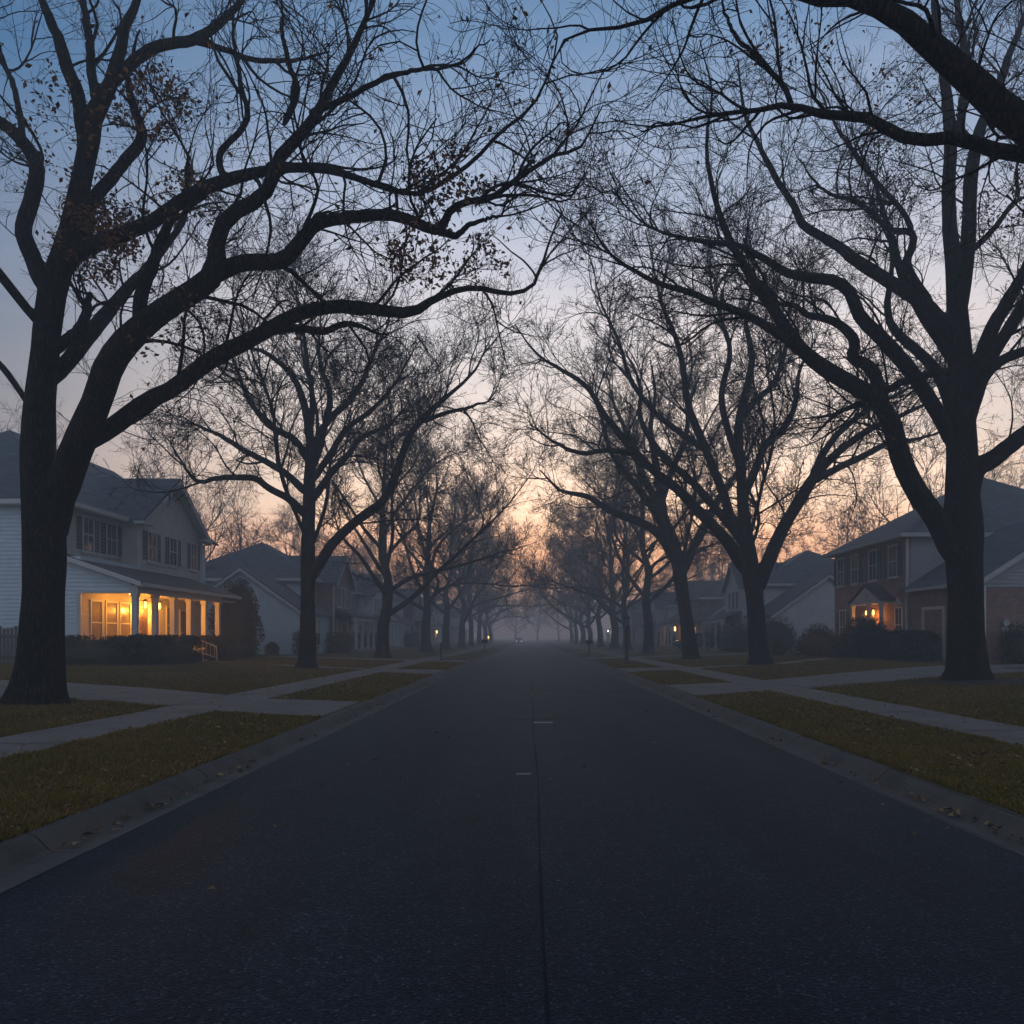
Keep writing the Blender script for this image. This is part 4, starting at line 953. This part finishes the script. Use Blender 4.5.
for k in range(3): st.box(-16.5+.32*k, -16.5+.32*(k+1), 37.75, 39.35, g0-.05, .72-.16*k)
st.build('steps', M['tread'], H)
for y in (37.72, 39.4):
    q = MB().tube([(-16.7, y, 1.68), (-15.45, y, 1.18), (-15.4, y, .45)], .028, 8).tube([(-16.68, y, 1.05), (-15.42, y, .62)], .018, 6)
    for k in range(6): xx = -16.5+.19*k; q.tube([(xx, y, .98-.19*k*.34+.02), (xx, y, 1.6-.19*k*.4)], .011, 5)
    q.build('handrail', M['rail'], H)
for y0, y1 in ((34.75, 35.6), (36.0, 36.9), (37.25, 38.1)): window(H, 'x', -19.1, 1, y0, y1, 1.35, 3.2, shut=False, grid=False, pane='curtain')
door(H, 'x', -19.1, 1, 38.95, 39.85, .87, 3.05)
window(H, 'x', -19.1, 1, 42.0, 43.0, 1.35, 3.2, shut=False, pane='curtain'); door(H, 'x', -19.1, 1, 43.6, 44.5, .87, 3.05)
for y0, y1 in ((35.75, 36.55), (37.75, 38.6)): window(H, 'x', -20, 1, y0, y1, 5.55, 7.0)
for y0, y1 in ((39.95, 40.75), (42.35, 43.15), (45.0, 45.7)): window(H, 'x', -19.1, 1, y0, y1, 5.5, 6.9)
lantern(H, -18.5, 38.5, 3.2, 1.0, power=170, arm=-19.08); lantern(H, -18.5, 39.97, 3.2, 1.0, power=170, arm=-19.08)
cl = MB().tube([(-17.9, 36.1, 3.64), (-17.9, 36.1, 3.60)], [.2, .2], 14).build('added_fill_fixture', M['iron'], H)  # added fixture, tucked out of view, to spread the porch glow
MB().tube([(-17.9, 36.1, 3.60), (-17.9, 36.1, 3.54), (-17.9, 36.1, 3.51)], [.18, .15, .08], 14).build('added_fill_diffuser', M['glow'], cl)
l = bpy.data.lights.new('added_porch_fill', 'POINT'); l.energy = 85; l.color = (1, .37, .045); l.shadow_soft_size = .12  # added point light, warms the side window end of the porch
lo = bpy.data.objects.new('added_porch_fill', l); COL.objects.link(lo); lo.parent = H; lo.location = np.array((-17.9, 36.1, 3.38))-origin(H)
# ---- fence
H = empty('fence', (-22.5, 32.6, .46), 'dark weathered picket fence behind the forked oak trunk', 'fence')
b = MB()
for k in range(60): x = -29.5+k*.16; b.box(x, x+.115, 32.6, 32.63, .48, 2.0+.05*math.sin(k*1.7)+(.05 if k % 2 else 0))
b.build('pickets', M['wood'], H)
MB().box(-29.6, -19.9, 32.64, 32.70, .75, .85).box(-29.6, -19.9, 32.64, 32.70, 1.6, 1.7).build('rail', M['wood'], H)
for k in range(5): MB().box(-29.6+k*2.4, -29.5+k*2.4, 32.70, 32.80, .4, 2.1).build('post', M['wood'], H)

# ---- right brick house
g0 = .5
H = empty('house', (24, 44, g0), 'red brick house with hip roof and a lit front doorway, nearest on the right', 'house', 'houses along the road')
w = MB(); w.box(19.8, 20.0, 42.0, 52, g0-.2, 7.0).build('brick_wall', M['brick'], H)
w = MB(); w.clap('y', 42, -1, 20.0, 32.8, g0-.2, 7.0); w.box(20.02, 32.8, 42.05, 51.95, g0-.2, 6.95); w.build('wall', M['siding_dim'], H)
w = MB(); w.box(19.9, 20.1, 35.2, 41.98, g0-.2, 4.05).box(19.9, 29, 35, 35.2, g0-.2, 3.8).build('garage_wall', M['brick2'], H)
w = MB(); w.clap('y', 35, -1, lambda z: 24.45-max(.02, (7.1-z)*4.6/3.0), lambda z: 24.45+max(.02, (7.1-z)*4.6/3.0), 3.82, 7.0)
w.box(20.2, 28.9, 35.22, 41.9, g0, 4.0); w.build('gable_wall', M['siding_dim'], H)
V = [(19.25, 41.45, 7.05), (33.4, 41.45, 7.05), (33.4, 52.55, 7.05), (19.25, 52.55, 7.05), (26.3, 46.6, 11.0), (26.3, 47.4, 11.0)]
r = MB(); r.shell(V, [[0, 1, 4], [1, 2, 5, 4], [2, 3, 5], [3, 0, 4, 5]], .12)
V = [(19.45, 34.6, 4.12), (24.45, 34.6, 7.35), (29.45, 34.6, 4.12), (19.45, 42.3, 4.12), (24.45, 45.0, 7.35), (29.45, 42.3, 4.12)]
r.shell(V, [[0, 1, 4, 3], [1, 2, 5, 4]], .12)
r.build('roof', M['roof'], H)
t = MB()
t.box(19.16, 33.5, 41.36, 41.44, 6.86, 7.06).box(19.16, 19.24, 41.44, 52.6, 6.86, 7.06)
t.box(19.25, 33, 41.46, 41.96, 6.84, 6.88).box(19.26, 19.78, 41.98, 52.4, 6.84, 6.88)
t.box(19.36, 19.44, 34.56, 41.3, 3.95, 4.1).box(19.78, 19.88, 41.94, 42.0, g0, 6.84)
for a, b in (((19.4, 4.02), (24.45, 7.28)), ((29.5, 4.02), (24.45, 7.28))):
    t.poly([(a[0], 34.56, a[1]+.06), (b[0], 34.56, b[1]+.06), (b[0], 34.56, b[1]-.2), (a[0], 34.56, a[1]-.2)])
    t.poly([(a[0], 34.56, a[1]-.2), (b[0], 34.56, b[1]-.2), (b[0], 34.98, b[1]-.2), (a[0], 34.98, a[1]-.2)])
t.build('trim', M['trim_grey'], H)
for x, y, z in ((19.72, 41.88, 6.8), (19.84, 34.92, 3.9)): MB().box(x-.045, x+.045, y-.04, y+.04, g0+.1, z).box(x-.16, x+.045, y-.16, y-.05, g0, g0+.1).build('downspout', M['trim'], H)
gd = MB(); gd.fbox('x', 19.9, -1, 38.35, 38.5, g0, 3.0, 0, .08).fbox('x', 19.9, -1, 40.35, 40.5, g0, 3.0, 0, .08).fbox('x', 19.9, -1, 38.35, 40.5, 3.0, 3.15, 0, .078)
gd.build('side_door_frame', M['trim'], H)
for y0 in (43.1, 45.65, 48.2, 50.45): window(H, 'x', 19.8, -1, y0, y0+.95, 4.95, 6.6)
window(H, 'x', 19.8, -1, 50.1, 51.0, 1.3, 3.3)
o = window(H, 'x', 19.8, -1, 42.5, 43.25, 1.4, 3.2, shut=False)
p = MB(); p.poly([(19.7, 42.3, 3.42), (19.7, 43.45, 3.42), (19.7, 42.87, 3.8)]); p.box(19.68, 19.8, 42.25, 43.5, 3.36, 3.42); p.build('pediment', M['trim_grey'], H)
door(H, 'x', 19.8, -1, 46.6, 47.5, .65, 2.95)
for y0 in (45.95, 47.7): MB().fbox('x', 19.8, -1, y0, y0+.45, .9, 2.95, .0, .05).build('sidelight', M['curtain'], H)
for y in (43.5, 45.12, 47.3): column(H, 19.1, y, .62, 3.5, .085)
pr = MB(); pr.box(19.0, 19.79, 43.4, 47.4, 3.5, 3.68); pr.build('portico_beam', M['trim'], H)
r = MB(); r.shell([(18.9, 43.25, 3.70), (18.9, 45.4, 4.65), (18.9, 47.55, 3.70), (19.79, 43.25, 3.70), (19.79, 45.4, 4.65), (19.79, 47.55, 3.70)], [[0, 1, 4, 3], [1, 2, 5, 4]], .08)
r.build('portico_roof', M['roof2'], H)
MB().poly([(19.0, 43.55, 3.69), (19.0, 47.25, 3.69), (19.0, 45.4, 4.48)]).build('portico_pediment', M['siding_warm'], H)
MB().box(18.8, 19.79, 44.0, 48.0, g0-.1, .62).box(18.4, 18.79, 44.6, 47.4, g0-.1, .5).build('steps', M['tread'], H)
lantern(H, 19.45, 45.35, 3.05, 1.0, power=48, arm=19.79); lantern(H, 19.4, 46.2, 3.05, .8, power=16, arm=19.79)
mt = MB().tube([(20.75, 34.98, 2.25), (20.75, 34.82, 2.25)], .14, 16).box(20.6, 20.9, 34.9, 34.99, 1.85, 2.08).box(20.72, 20.78, 34.93, 34.99, .6, 1.85)
mt.build('electric_meter', M['meter'], H)

# ---- second houses: side gable wing, hip block, front gable
def house_b(s, xF, Y0, wing, front, roof, label, porch_cols=4, sx=0):
    g0 = gz(s*(xF+2))
    H = empty('house', (s*(xF+5), Y0+8, g0), label, 'house', 'houses along the road')
    X = lambda x: s*(xF+x)
    lo_hi = lambda a, b: (min(a, b), max(a, b))
    w = MB()
    k = 4.1/2.9
    cxw = X(4.1)
    w.clap('y', Y0, -1, lambda z: cxw-min(4.1, max(.02, (6.45-z)*k)), lambda z: cxw+min(4.1, max(.02, (6.45-z)*k)), g0-.2, 6.4)
    w.clap('x', X(0), -s, Y0, Y0+8, g0-.2, 3.5)
    w.clap('y', Y0+6, -1, *lo_hi(X(1), X(12)), 3.2, 6.2); w.clap('x', X(1), -s, Y0+6, Y0+17, g0-.2, 6.2)
    w.box(X(.06), X(8.1), Y0+.06, Y0+7, g0-.2, 3.5).box(X(1.06), X(12), Y0+6.06, Y0+17, g0-.2, 6.15)
    w.build('wall', M[wing], H)
    w = MB(); fx = X(-.4)
    if front.startswith('brick'):
        w.box(fx, X(1), Y0+8, Y0+14, g0-.2, 6.2)
        w.poly([(fx, Y0+8, 6.2), (fx, Y0+14, 6.2), (fx, Y0+11, 8.35)])
    else:
        w.clap('x', fx, -s, lambda z: Y0+11-min(3, max(.02, (8.35-z)*3/2.15)), lambda z: Y0+11+min(3, max(.02, (8.35-z)*3/2.15)), g0-.2, 8.3)
        w.clap('y', Y0+8, -1, *lo_hi(fx, X(1)), g0-.2, 6.2)
    w.build('gable_wall', M[front], H)
    r = MB(); r.shell([(X(-.35), Y0-.35, 3.42), (X(4.1), Y0-.35, 6.6), (X(8.55), Y0-.35, 3.42), (X(-.35), Y0+8, 3.42), (X(4.1), Y0+8, 6.6), (X(8.55), Y0+8, 3.42)], [[0, 1, 4, 3], [1, 2, 5, 4]], .12)
    r.shell([(X(.5), Y0+5.5, 6.2), (X(12.5), Y0+5.5, 6.2), (X(12.5), Y0+17.5, 6.2), (X(.5), Y0+17.5, 6.2), (X(6.3), Y0+10.8, 9.6), (X(6.3), Y0+12.4, 9.6)], [[0, 1, 4], [1, 2, 5, 4], [2, 3, 5], [3, 0, 4, 5]], .12)
    r.shell([(X(-.8), Y0+7.6, 6.02), (X(-.8), Y0+11, 8.5), (X(-.8), Y0+14.4, 6.02), (X(1.2), Y0+7.6, 6.02), (X(5.2), Y0+11, 8.5), (X(1.2), Y0+14.4, 6.02)], [[0, 1, 4, 3], [1, 2, 5, 4]], .12)
    r.build('roof', M[roof], H)
    t = MB()
    for sg in (-1, 1):
        t.poly([(cxw, Y0-.38, 6.5), (cxw+sg*4.5, Y0-.38, 3.28), (cxw+sg*4.5, Y0-.38, 3.08), (cxw, Y0-.38, 6.26)])
        t.poly([(X(-.83), Y0+11, 8.4), (X(-.83), Y0+11+sg*3.45, 5.9), (X(-.83), Y0+11+sg*3.45, 5.68), (X(-.83), Y0+11, 8.15)])
    t.box(X(-.05), X(.05), Y0-.08, Y0-.023, g0, 3.2); t.box(X(.42), X(.5), Y0+5.4, Y0+7.5, 6.0, 6.2).box(X(.42), X(12.4), Y0+5.4, Y0+5.48, 6.0, 6.2)
    t.box(fx-s*.06, fx+s*.05, Y0+7.9, Y0+8.02, g0, 5.8).box(fx-s*.06, fx+s*.05, Y0+13.98, Y0+14.1, g0, 5.8)
    t.build('trim', M['trim'], H)
    for y in (Y0+9.3, Y0+10.65, Y0+12.0): window(H, 'x', fx, -s, y, y+.75, 4.2, 5.75, shut=False)
    window(H, 'x', X(0), -s, Y0+1.2, Y0+2.0, 1.3, 2.9, shut=False); window(H, 'x', X(0), -s, Y0+3.4, Y0+5.2, 1.1, 2.9, shut=False)
    window(H, 'x', X(1), -s, Y0+15, Y0+15.8, 4.2, 5.75)
    for y in (Y0+9.0, Y0+12.4): window(H, 'x', fx, -s, y, y+.8, 1.3, 3.0, shut=False)
    door(H, 'x', fx, -s, Y0+10.6, Y0+11.5, g0+.25, g0+2.4)
    r = MB(); r.shell([(X(-2.3), Y0+8.2, 3.35), (X(-2.3), Y0+16, 3.35), (fx-s*.05, Y0+16, 4.05), (fx-s*.05, Y0+8.2, 4.05)], [[0, 1, 2, 3]], .1); r.build('porch_roof', M[roof], H)
    MB().box(X(-2.2), X(-1.95), Y0+8.3, Y0+15.9, 3.0, 3.24).build('porch_beam', M['trim'], H)
    MB().box(X(-2.3), X(-.45), Y0+8.2, Y0+16, g0-.1, g0+.22).build('porch_floor', M['tread'], H)
    for q in range(porch_cols): column(H, X(-2.08), Y0+8.5+q*7.2/(porch_cols-1), g0+.22, 3.0, .1)
    return H
L2 = house_b(-1, 16.1, 56, 'siding_blue', 'brick2', 'roof', 'pale blue sided house with dark hip roof and brown brick gable, second on the left')
R2 = house_b(1, 19.0, 62, 'siding', 'siding', 'roof', 'pale sided house with a large gable wall, second on the right')
R3 = house_b(1, 18.6, 85, 'brick', 'siding_dim', 'roof2', 'hazy house with a brick gable wing behind the parked car, third on the right')
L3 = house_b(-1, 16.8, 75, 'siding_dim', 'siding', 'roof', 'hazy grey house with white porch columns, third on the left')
def far_house(src, dy, label, scale=1):
    c = copy_tree(src); c.location.y += dy; tag(c, label, 'house', 'houses along the road'); return c
far_house(L2, 44, 'dim house in fog behind the third left street tree, fourth on the left')
far_house(L3, 50, 'faint house in fog between two lit porch lights, fifth on the left')
far_house(L2, 93, 'barely visible house in thick fog, sixth on the left')
L8 = far_house(L3, 96, 'barely visible house in thick fog, seventh on the left')
far_house(R2, 47, 'dim house in fog with an orange porch light, fourth on the right')
far_house(R3, 50, 'faint house in fog behind the lamp post, fifth on the right')
far_house(R2, 98, 'barely visible house in thick fog, sixth on the right')

# ------------------------------------------------------------------ street furniture
def yard_light(x, y, z, label, glow, power, col):
    H = empty('yard_light', (x, y, gz(x)), label, 'lamp', 'lit lamps in the fog')
    MB().tube([(x, y, gz(x)-.05), (x, y, z-.2)], [.06, .045], 10).tube([(x, y, gz(x)-.05), (x, y, gz(x)+.3)], [.1, .08], 10).build('post', M['iron'], H)
    lantern(H, x, y, z, 1.6, glow, power, col=col)
yard_light(-16.2, 139, 2.65, 'orange lit lamp between the fourth and fifth left trees', 'glow_far', 45, (1, .34, .08))
yard_light(-8.3, 160, 1.75, 'second orange lit lamp further down the left side in fog', 'glow_far', 30, (1, .34, .08))
yard_light(17.4, 96, 2.7, 'orange lit lamp beside the fourth right house above the parked car', 'glow_far', 45, (1, .36, .08))
yard_light(16.4, 168, 3.1, 'small white lit lamp between the far right trees', 'glow_white', 40, (1, .95, .85))
# unlit lamp post
x, y = 5.25, 43.4; z = gz(x)
H = empty('lamp_post', (x, y, z), 'slim black lamp post with an unlit glass lantern on the right verge', 'lamp post')
MB().tube([(x, y, z-.05), (x, y, z+.12), (x, y, z+.5), (x, y, z+.55), (x, y, z+1.9), (x, y, z+2.0)], [.13, .13, .10, .08, .075, .09], 12).build('post', M['iron'], H, smooth=False)
b = MB(); b.tube([(x, y, z+2.0), (x, y, z+2.06)], [.13, .16], 8)
for k in range(4):
    a = math.pi/4+k*math.pi/2; b.tube([(x+.13*math.cos(a), y+.13*math.sin(a), z+2.05), (x+.19*math.cos(a), y+.19*math.sin(a), z+2.48)], .012, 5)
b.build('lantern_frame', M['iron'], H)
MB().tube([(x, y, z+2.08), (x, y, z+2.46)], [.115, .165], 8).build('lantern_glass', M['lampglass'], H)
MB().tube([(x, y, z+2.48), (x, y, z+2.52), (x, y, z+2.66), (x, y, z+2.74), (x, y, z+2.82)], [.24, .23, .09, .03, .012], 8).build('lantern_cap', M['iron'], H)
def mailbox(x, y, label, s):
    z = gz(x); H = empty('mailbox', (x, y, z), label, 'mailbox', 'kerbside mailboxes')
    MB().box(x-.05, x+.05, y-.05, y+.05, z-.1, z+1.0).box(x-.05, x+.05, y-.28, y+.1, z+.93, z+1.02).build('post', M['wood'], H)
    prof = [(-.12, 0), (.12, 0), (.12, .16)]+[(.12*math.cos(a), .16+.12*math.sin(a)) for a in np.linspace(.3, math.pi-.3, 7)]+[(-.12, .16)]
    b = MB(); A = [(x-.27, y+p, z+1.02+q) for p, q in prof]; B = [(x+.27, y+p, z+1.02+q) for p, q in prof]
    for k in range(len(prof)): k2 = (k+1) % len(prof); b.poly([A[k], A[k2], B[k2], B[k]])
    b.poly(A[::-1]).poly(B); o = b.build('box', M['iron'], H)
    MB().box(x-s*.28, x-s*.29, y-.1, y+.1, z+1.04, z+1.26).build('lid', M['iron'], o)
    MB().box(x, x+.03, y-.135, y-.125, z+1.1, z+1.38).box(x, x+.12, y-.135, y-.125, z+1.32, z+1.4).build('flag', M['tail'], o)
mailbox(-4.2, 74, 'black mailbox on a post beside the left kerb', -1)
mailbox(4.55, 61.5, 'dim mailbox on a post beside the right kerb', 1)
x, y = -5.45, 48.8; z = gz(x)
H = empty('marker_post', (x, y, z), 'thin dark marker post at the sidewalk edge before the left trees', 'post')
MB().tube([(x, y, z-.1), (x+.02, y, z+.6), (x+.03, y, z+1.05)], [.06, .055, .05], 8).build('post', M['iron'], H)
MB().tube([(x+.03, y, z+1.05), (x+.03, y, z+1.11), (x+.03, y, z+1.15)], [.065, .065, .03], 8).build('cap', M['iron'], H)

# ------------------------------------------------------------------ cars (built pointing +X, length along X)
def make_car(label, paint, lit=False):
    H = empty('car', (0, 0, 0), label, 'car')
    # body loft: stations along x with half width, bottom, belt line
    st_ = [(-2.25, .70, .50, .80), (-2.18, .82, .36, .98), (-1.8, .90, .28, 1.04), (-.9, .93, .24, 1.02), (.3, .93, .24, 1.0), (1.2, .92, .26, .96), (1.8, .88, .28, .88), (2.2, .78, .36, .76), (2.3, .62, .46, .66)]
    def ring(x, w, b, t): return [(x, -w*.9, b), (x, -w, (b+t)/2-.05), (x, -w*.97, t-.06), (x, -w*.86, t), (x, w*.86, t), (x, w*.97, t-.06), (x, w, (b+t)/2-.05), (x, w*.9, b)]
    b = MB(); rings = [ring(*q) for q in st_]
    for p, q in zip(rings, rings[1:]):
        for k in range(8): k2 = (k+1) % 8; b.poly([p[k], p[k2], q[k2], q[k]])
    b.poly(rings[0]).poly(rings[-1][::-1])
    cab = [(-2.0, .76, .98, 1.06), (-1.75, .72, 1.0, 1.56), (-1.2, .70, 1.0, 1.68), (0.0, .70, 1.0, 1.66), (.35, .70, .98, 1.55), (1.15, .74, .95, 1.0)]
    def cring(x, w, z0, z1): return [(x, -w*1.08, z0), (x, -w, z1-.04 if z1-z0 > .1 else z1), (x, -w*.88, z1), (x, w*.88, z1), (x, w, z1-.04 if z1-z0 > .1 else z1), (x, w*1.08, z0)]
    cr = [cring(*q) for q in cab]
    for p, q in zip(cr, cr[1:]):
        for k in range(5): b.poly([p[k], p[k+1], q[k+1], q[k]])
    b.poly(cr[0]).poly(cr[-1][::-1])
    b.build('body', M[paint], H)
    for s in (-1, 1):
        g_ = MB()
        for x0, x1, z1a, z1b in ((-1.6, -.75, 1.52, 1.58), (-.66, .2, 1.58, 1.54)):
            g_.poly([(x0, s*.785, 1.06), (x1, s*.785, 1.04), (x1-.02, s*.735, z1b), (x0+.08, s*.735, z1a)])
        g_.poly([(.28, s*.785, 1.04), (.95, s*.80, 1.0), (.32, s*.735, 1.5)])
        g_.build('side_window', M['carglass'], H)
    MB().poly([(.40, -.62, 1.525), (.40, .62, 1.525), (1.10, .68, 1.03), (1.10, -.68, 1.03)]).build('windscreen', M['carglass'], H)
    MB().poly([(-1.81, -.6, 1.50), (-1.81, .6, 1.50), (-2.0, .66, 1.10), (-2.0, -.66, 1.10)]).build('rear_window', M['carglass'], H)
    for x in (-1.4, 1.42):
        for s in (-1, 1):
            wl = empty('wheel', (x, s*.84, .34)); wl.parent = H
            MB().tube([(x, s*.73, .34), (x, s*.76, .34), (x, s*.92, .34), (x, s*.95, .34)], [.30, .34, .34, .30], 20).build('tyre', M['tyre'], None).parent = wl
            MB().tube([(x, s*.94, .34), (x, s*.965, .34)], [.21, .19], 16).build('rim', M['rim'], None).parent = wl
            for c in kids(wl): c.location = (-x, -s*.84, -.34)
    for s in (-1, 1):
        MB().tube([(2.16, s*.6, .68), (2.26, s*.58, .67)], [.13, .1], 12).build('headlight', M['glow_white' if lit else 'lens'], H)
        MB().box(-2.255, -2.20, s*.74-.1, s*.74+.1, .72, .94).build('taillight', M['tail'], H)
        MB().box(.82, 1.0, s*.86, s*1.02, 1.0, 1.14).build('mirror', M[paint], H)
    return H
C = make_car('dark car parked across the driveway behind the leaning right tree', 'car_dark')
C.location = (16.6, 80, gz(16)+.03); C.rotation_euler = (0, 0, R_(176))
C = make_car('distant car with faint white headlights at the far end of the road', 'car_pale', True)
C.location = (-3.0, 222, .02); C.rotation_euler = (0, 0, R_(-90))

# ------------------------------------------------------------------ haze
mb = MB().box(-430, 430, -60, 930, -1.2, 26.5)
hz = mb.build('haze', None) if False else None
hm = bpy.data.materials.new('haze'); hm.use_nodes = True; nt = hm.node_tree; nt.nodes.clear()
out = nt.nodes.new('ShaderNodeOutputMaterial'); pv = nt.nodes.new('ShaderNodeVolumePrincipled')
pv.inputs['Color'].default_value = (.92, .96, 1.0, 1); pv.inputs['Density'].default_value = .0051; pv.inputs['Anisotropy'].default_value = .25
nt.links.new(pv.outputs[0], out.inputs['Volume'])
hz = mb.build('haze', hm); tag(hz, 'thin bluish morning fog along the whole street', 'fog', kind='stuff')

# ------------------------------------------------------------------ sky and sun
W = bpy.data.worlds.new('World'); sc.world = W; W.use_nodes = True
nt = W.node_tree; nt.nodes.clear()
out = nt.nodes.new('ShaderNodeOutputWorld')
tc = nt.nodes.new('ShaderNodeTexCoord'); se = nt.nodes.new('ShaderNodeSeparateXYZ'); lk(nt, tc.outputs['Generated'], se.inputs[0])
front = ramp(nt, se.outputs[2], [(0, (2.0, 1.2, .78)), (.05, (3.9, 1.75, .78)), (.10, (3.6, 1.68, .80)), (.16, (2.5, 1.68, 1.1)), (.23, (1.46, 1.16, .94)), (.36, (.96, .89, .89)), (.47, (.50, .57, .72)), (.60, (.165, .29, .48)), (.8, (.095, .15, .24)), (1, (.085, .115, .155))])
side = ramp(nt, se.outputs[2], [(0, (.5, .38, .33)), (.15, (.46, .38, .36)), (.25, (.33, .315, .33)), (.38, (.20, .26, .36)), (.53, (.056, .165, .33)), (.8, (.075, .125, .21)), (1, (.085, .115, .155))])
vm = nt.nodes.new('ShaderNodeVectorMath'); vm.operation = 'MULTIPLY'; vm.inputs[1].default_value = (1, 1, 0); lk(nt, tc.outputs['Generated'], vm.inputs[0])
vn = nt.nodes.new('ShaderNodeVectorMath'); vn.operation = 'NORMALIZE'; lk(nt, vm.outputs[0], vn.inputs[0])
vd = nt.nodes.new('ShaderNodeVectorMath'); vd.operation = 'DOT_PRODUCT'; AZ = R_(7); vd.inputs[1].default_value = (math.sin(AZ), math.cos(AZ), 0); lk(nt, vn.outputs[0], vd.inputs[0])
mr = nt.nodes.new('ShaderNodeMapRange'); mr.interpolation_type = 'SMOOTHSTEP'; mr.inputs['From Min'].default_value = .74; mr.inputs['From Max'].default_value = 1.0
lk(nt, vd.outputs['Value'], mr.inputs['Value'])
mx = nt.nodes.new('ShaderNodeMixRGB'); lk(nt, mr.outputs[0], mx.inputs[0]); lk(nt, side.outputs[0], mx.inputs[1]); lk(nt, front.outputs[0], mx.inputs[2])
rear = ramp(nt, se.outputs[2], [(0, (.40, .42, .50)), (.3, (.44, .49, .62)), (.6, (.22, .28, .38)), (1, (.085, .115, .155))])
mr2 = nt.nodes.new('ShaderNodeMapRange'); mr2.interpolation_type = 'SMOOTHSTEP'; mr2.inputs['From Min'].default_value = .2; mr2.inputs['From Max'].default_value = -.7
lk(nt, vd.outputs['Value'], mr2.inputs['Value'])
mx2 = nt.nodes.new('ShaderNodeMixRGB'); lk(nt, mr2.outputs[0], mx2.inputs[0]); lk(nt, mx.outputs[0], mx2.inputs[1]); lk(nt, rear.outputs[0], mx2.inputs[2])
cn = noise(nt, tc.outputs['Generated'], 2.2, 5, .6, sx=1.0, sy=1.0, sz=5.0)
cr = ramp(nt, cn, [(.35, (.91, .94, .96)), (.62, (1.14, 1.09, 1.07))])
mx3 = nt.nodes.new('ShaderNodeMixRGB'); mx3.blend_type = 'MULTIPLY'; mx3.inputs[0].default_value = 1; lk(nt, mx2.outputs[0], mx3.inputs[1]); lk(nt, cr.outputs[0], mx3.inputs[2])
bg1 = nt.nodes.new('ShaderNodeBackground'); lk(nt, mx3.outputs[0], bg1.inputs[0]); bg1.inputs[1].default_value = 1.0
sky = nt.nodes.new('ShaderNodeTexSky'); sky.sky_type = 'NISHITA'; sky.sun_disc = False; sky.sun_elevation = R_(2); sky.sun_rotation = R_(8); sky.ozone_density = 3
bg2 = nt.nodes.new('ShaderNodeBackground'); lk(nt, sky.outputs[0], bg2.inputs[0]); bg2.inputs[1].default_value = .05
ad = nt.nodes.new('ShaderNodeAddShader'); lk(nt, bg1.outputs[0], ad.inputs[0]); lk(nt, bg2.outputs[0], ad.inputs[1]); lk(nt, ad.outputs[0], out.inputs[0])
sl = bpy.data.lights.new('sun', 'SUN'); sl.energy = .12; sl.angle = R_(10); sl.color = (1, .6, .35)
so = bpy.data.objects.new('sun', sl); COL.objects.link(so)
from mathutils import Vector
so.rotation_euler = Vector((-math.sin(R_(8))*math.cos(R_(2)), -math.cos(R_(8))*math.cos(R_(2)), -math.sin(R_(2)))).to_track_quat('-Z', 'Y').to_euler()

# ------------------------------------------------------------------ camera, render settings
cd = bpy.data.cameras.new('camera'); cam = bpy.data.objects.new('camera', cd); COL.objects.link(cam); sc.camera = cam
cam.location = (0, 0, 1.6); cam.rotation_euler = (R_(90), 0, 0)
cd.sensor_width = 36; cd.lens = 36*F/1024; cd.shift_x = -18/1024; cd.shift_y = 126/1024
cd.clip_start = .05; cd.clip_end = 3000
sc.view_settings.view_transform = 'Standard'; sc.view_settings.look = 'None'; sc.view_settings.exposure = 0; sc.view_settings.gamma = 1; sc.view_settings.use_curve_mapping = False
sc.render.engine = 'CYCLES'
cy = sc.cycles
cy.max_bounces = 6; cy.diffuse_bounces = 3; cy.glossy_bounces = 2; cy.volume_bounces = 1; cy.transparent_max_bounces = 4
cy.use_denoising = True; cy.sample_clamp_indirect = 6
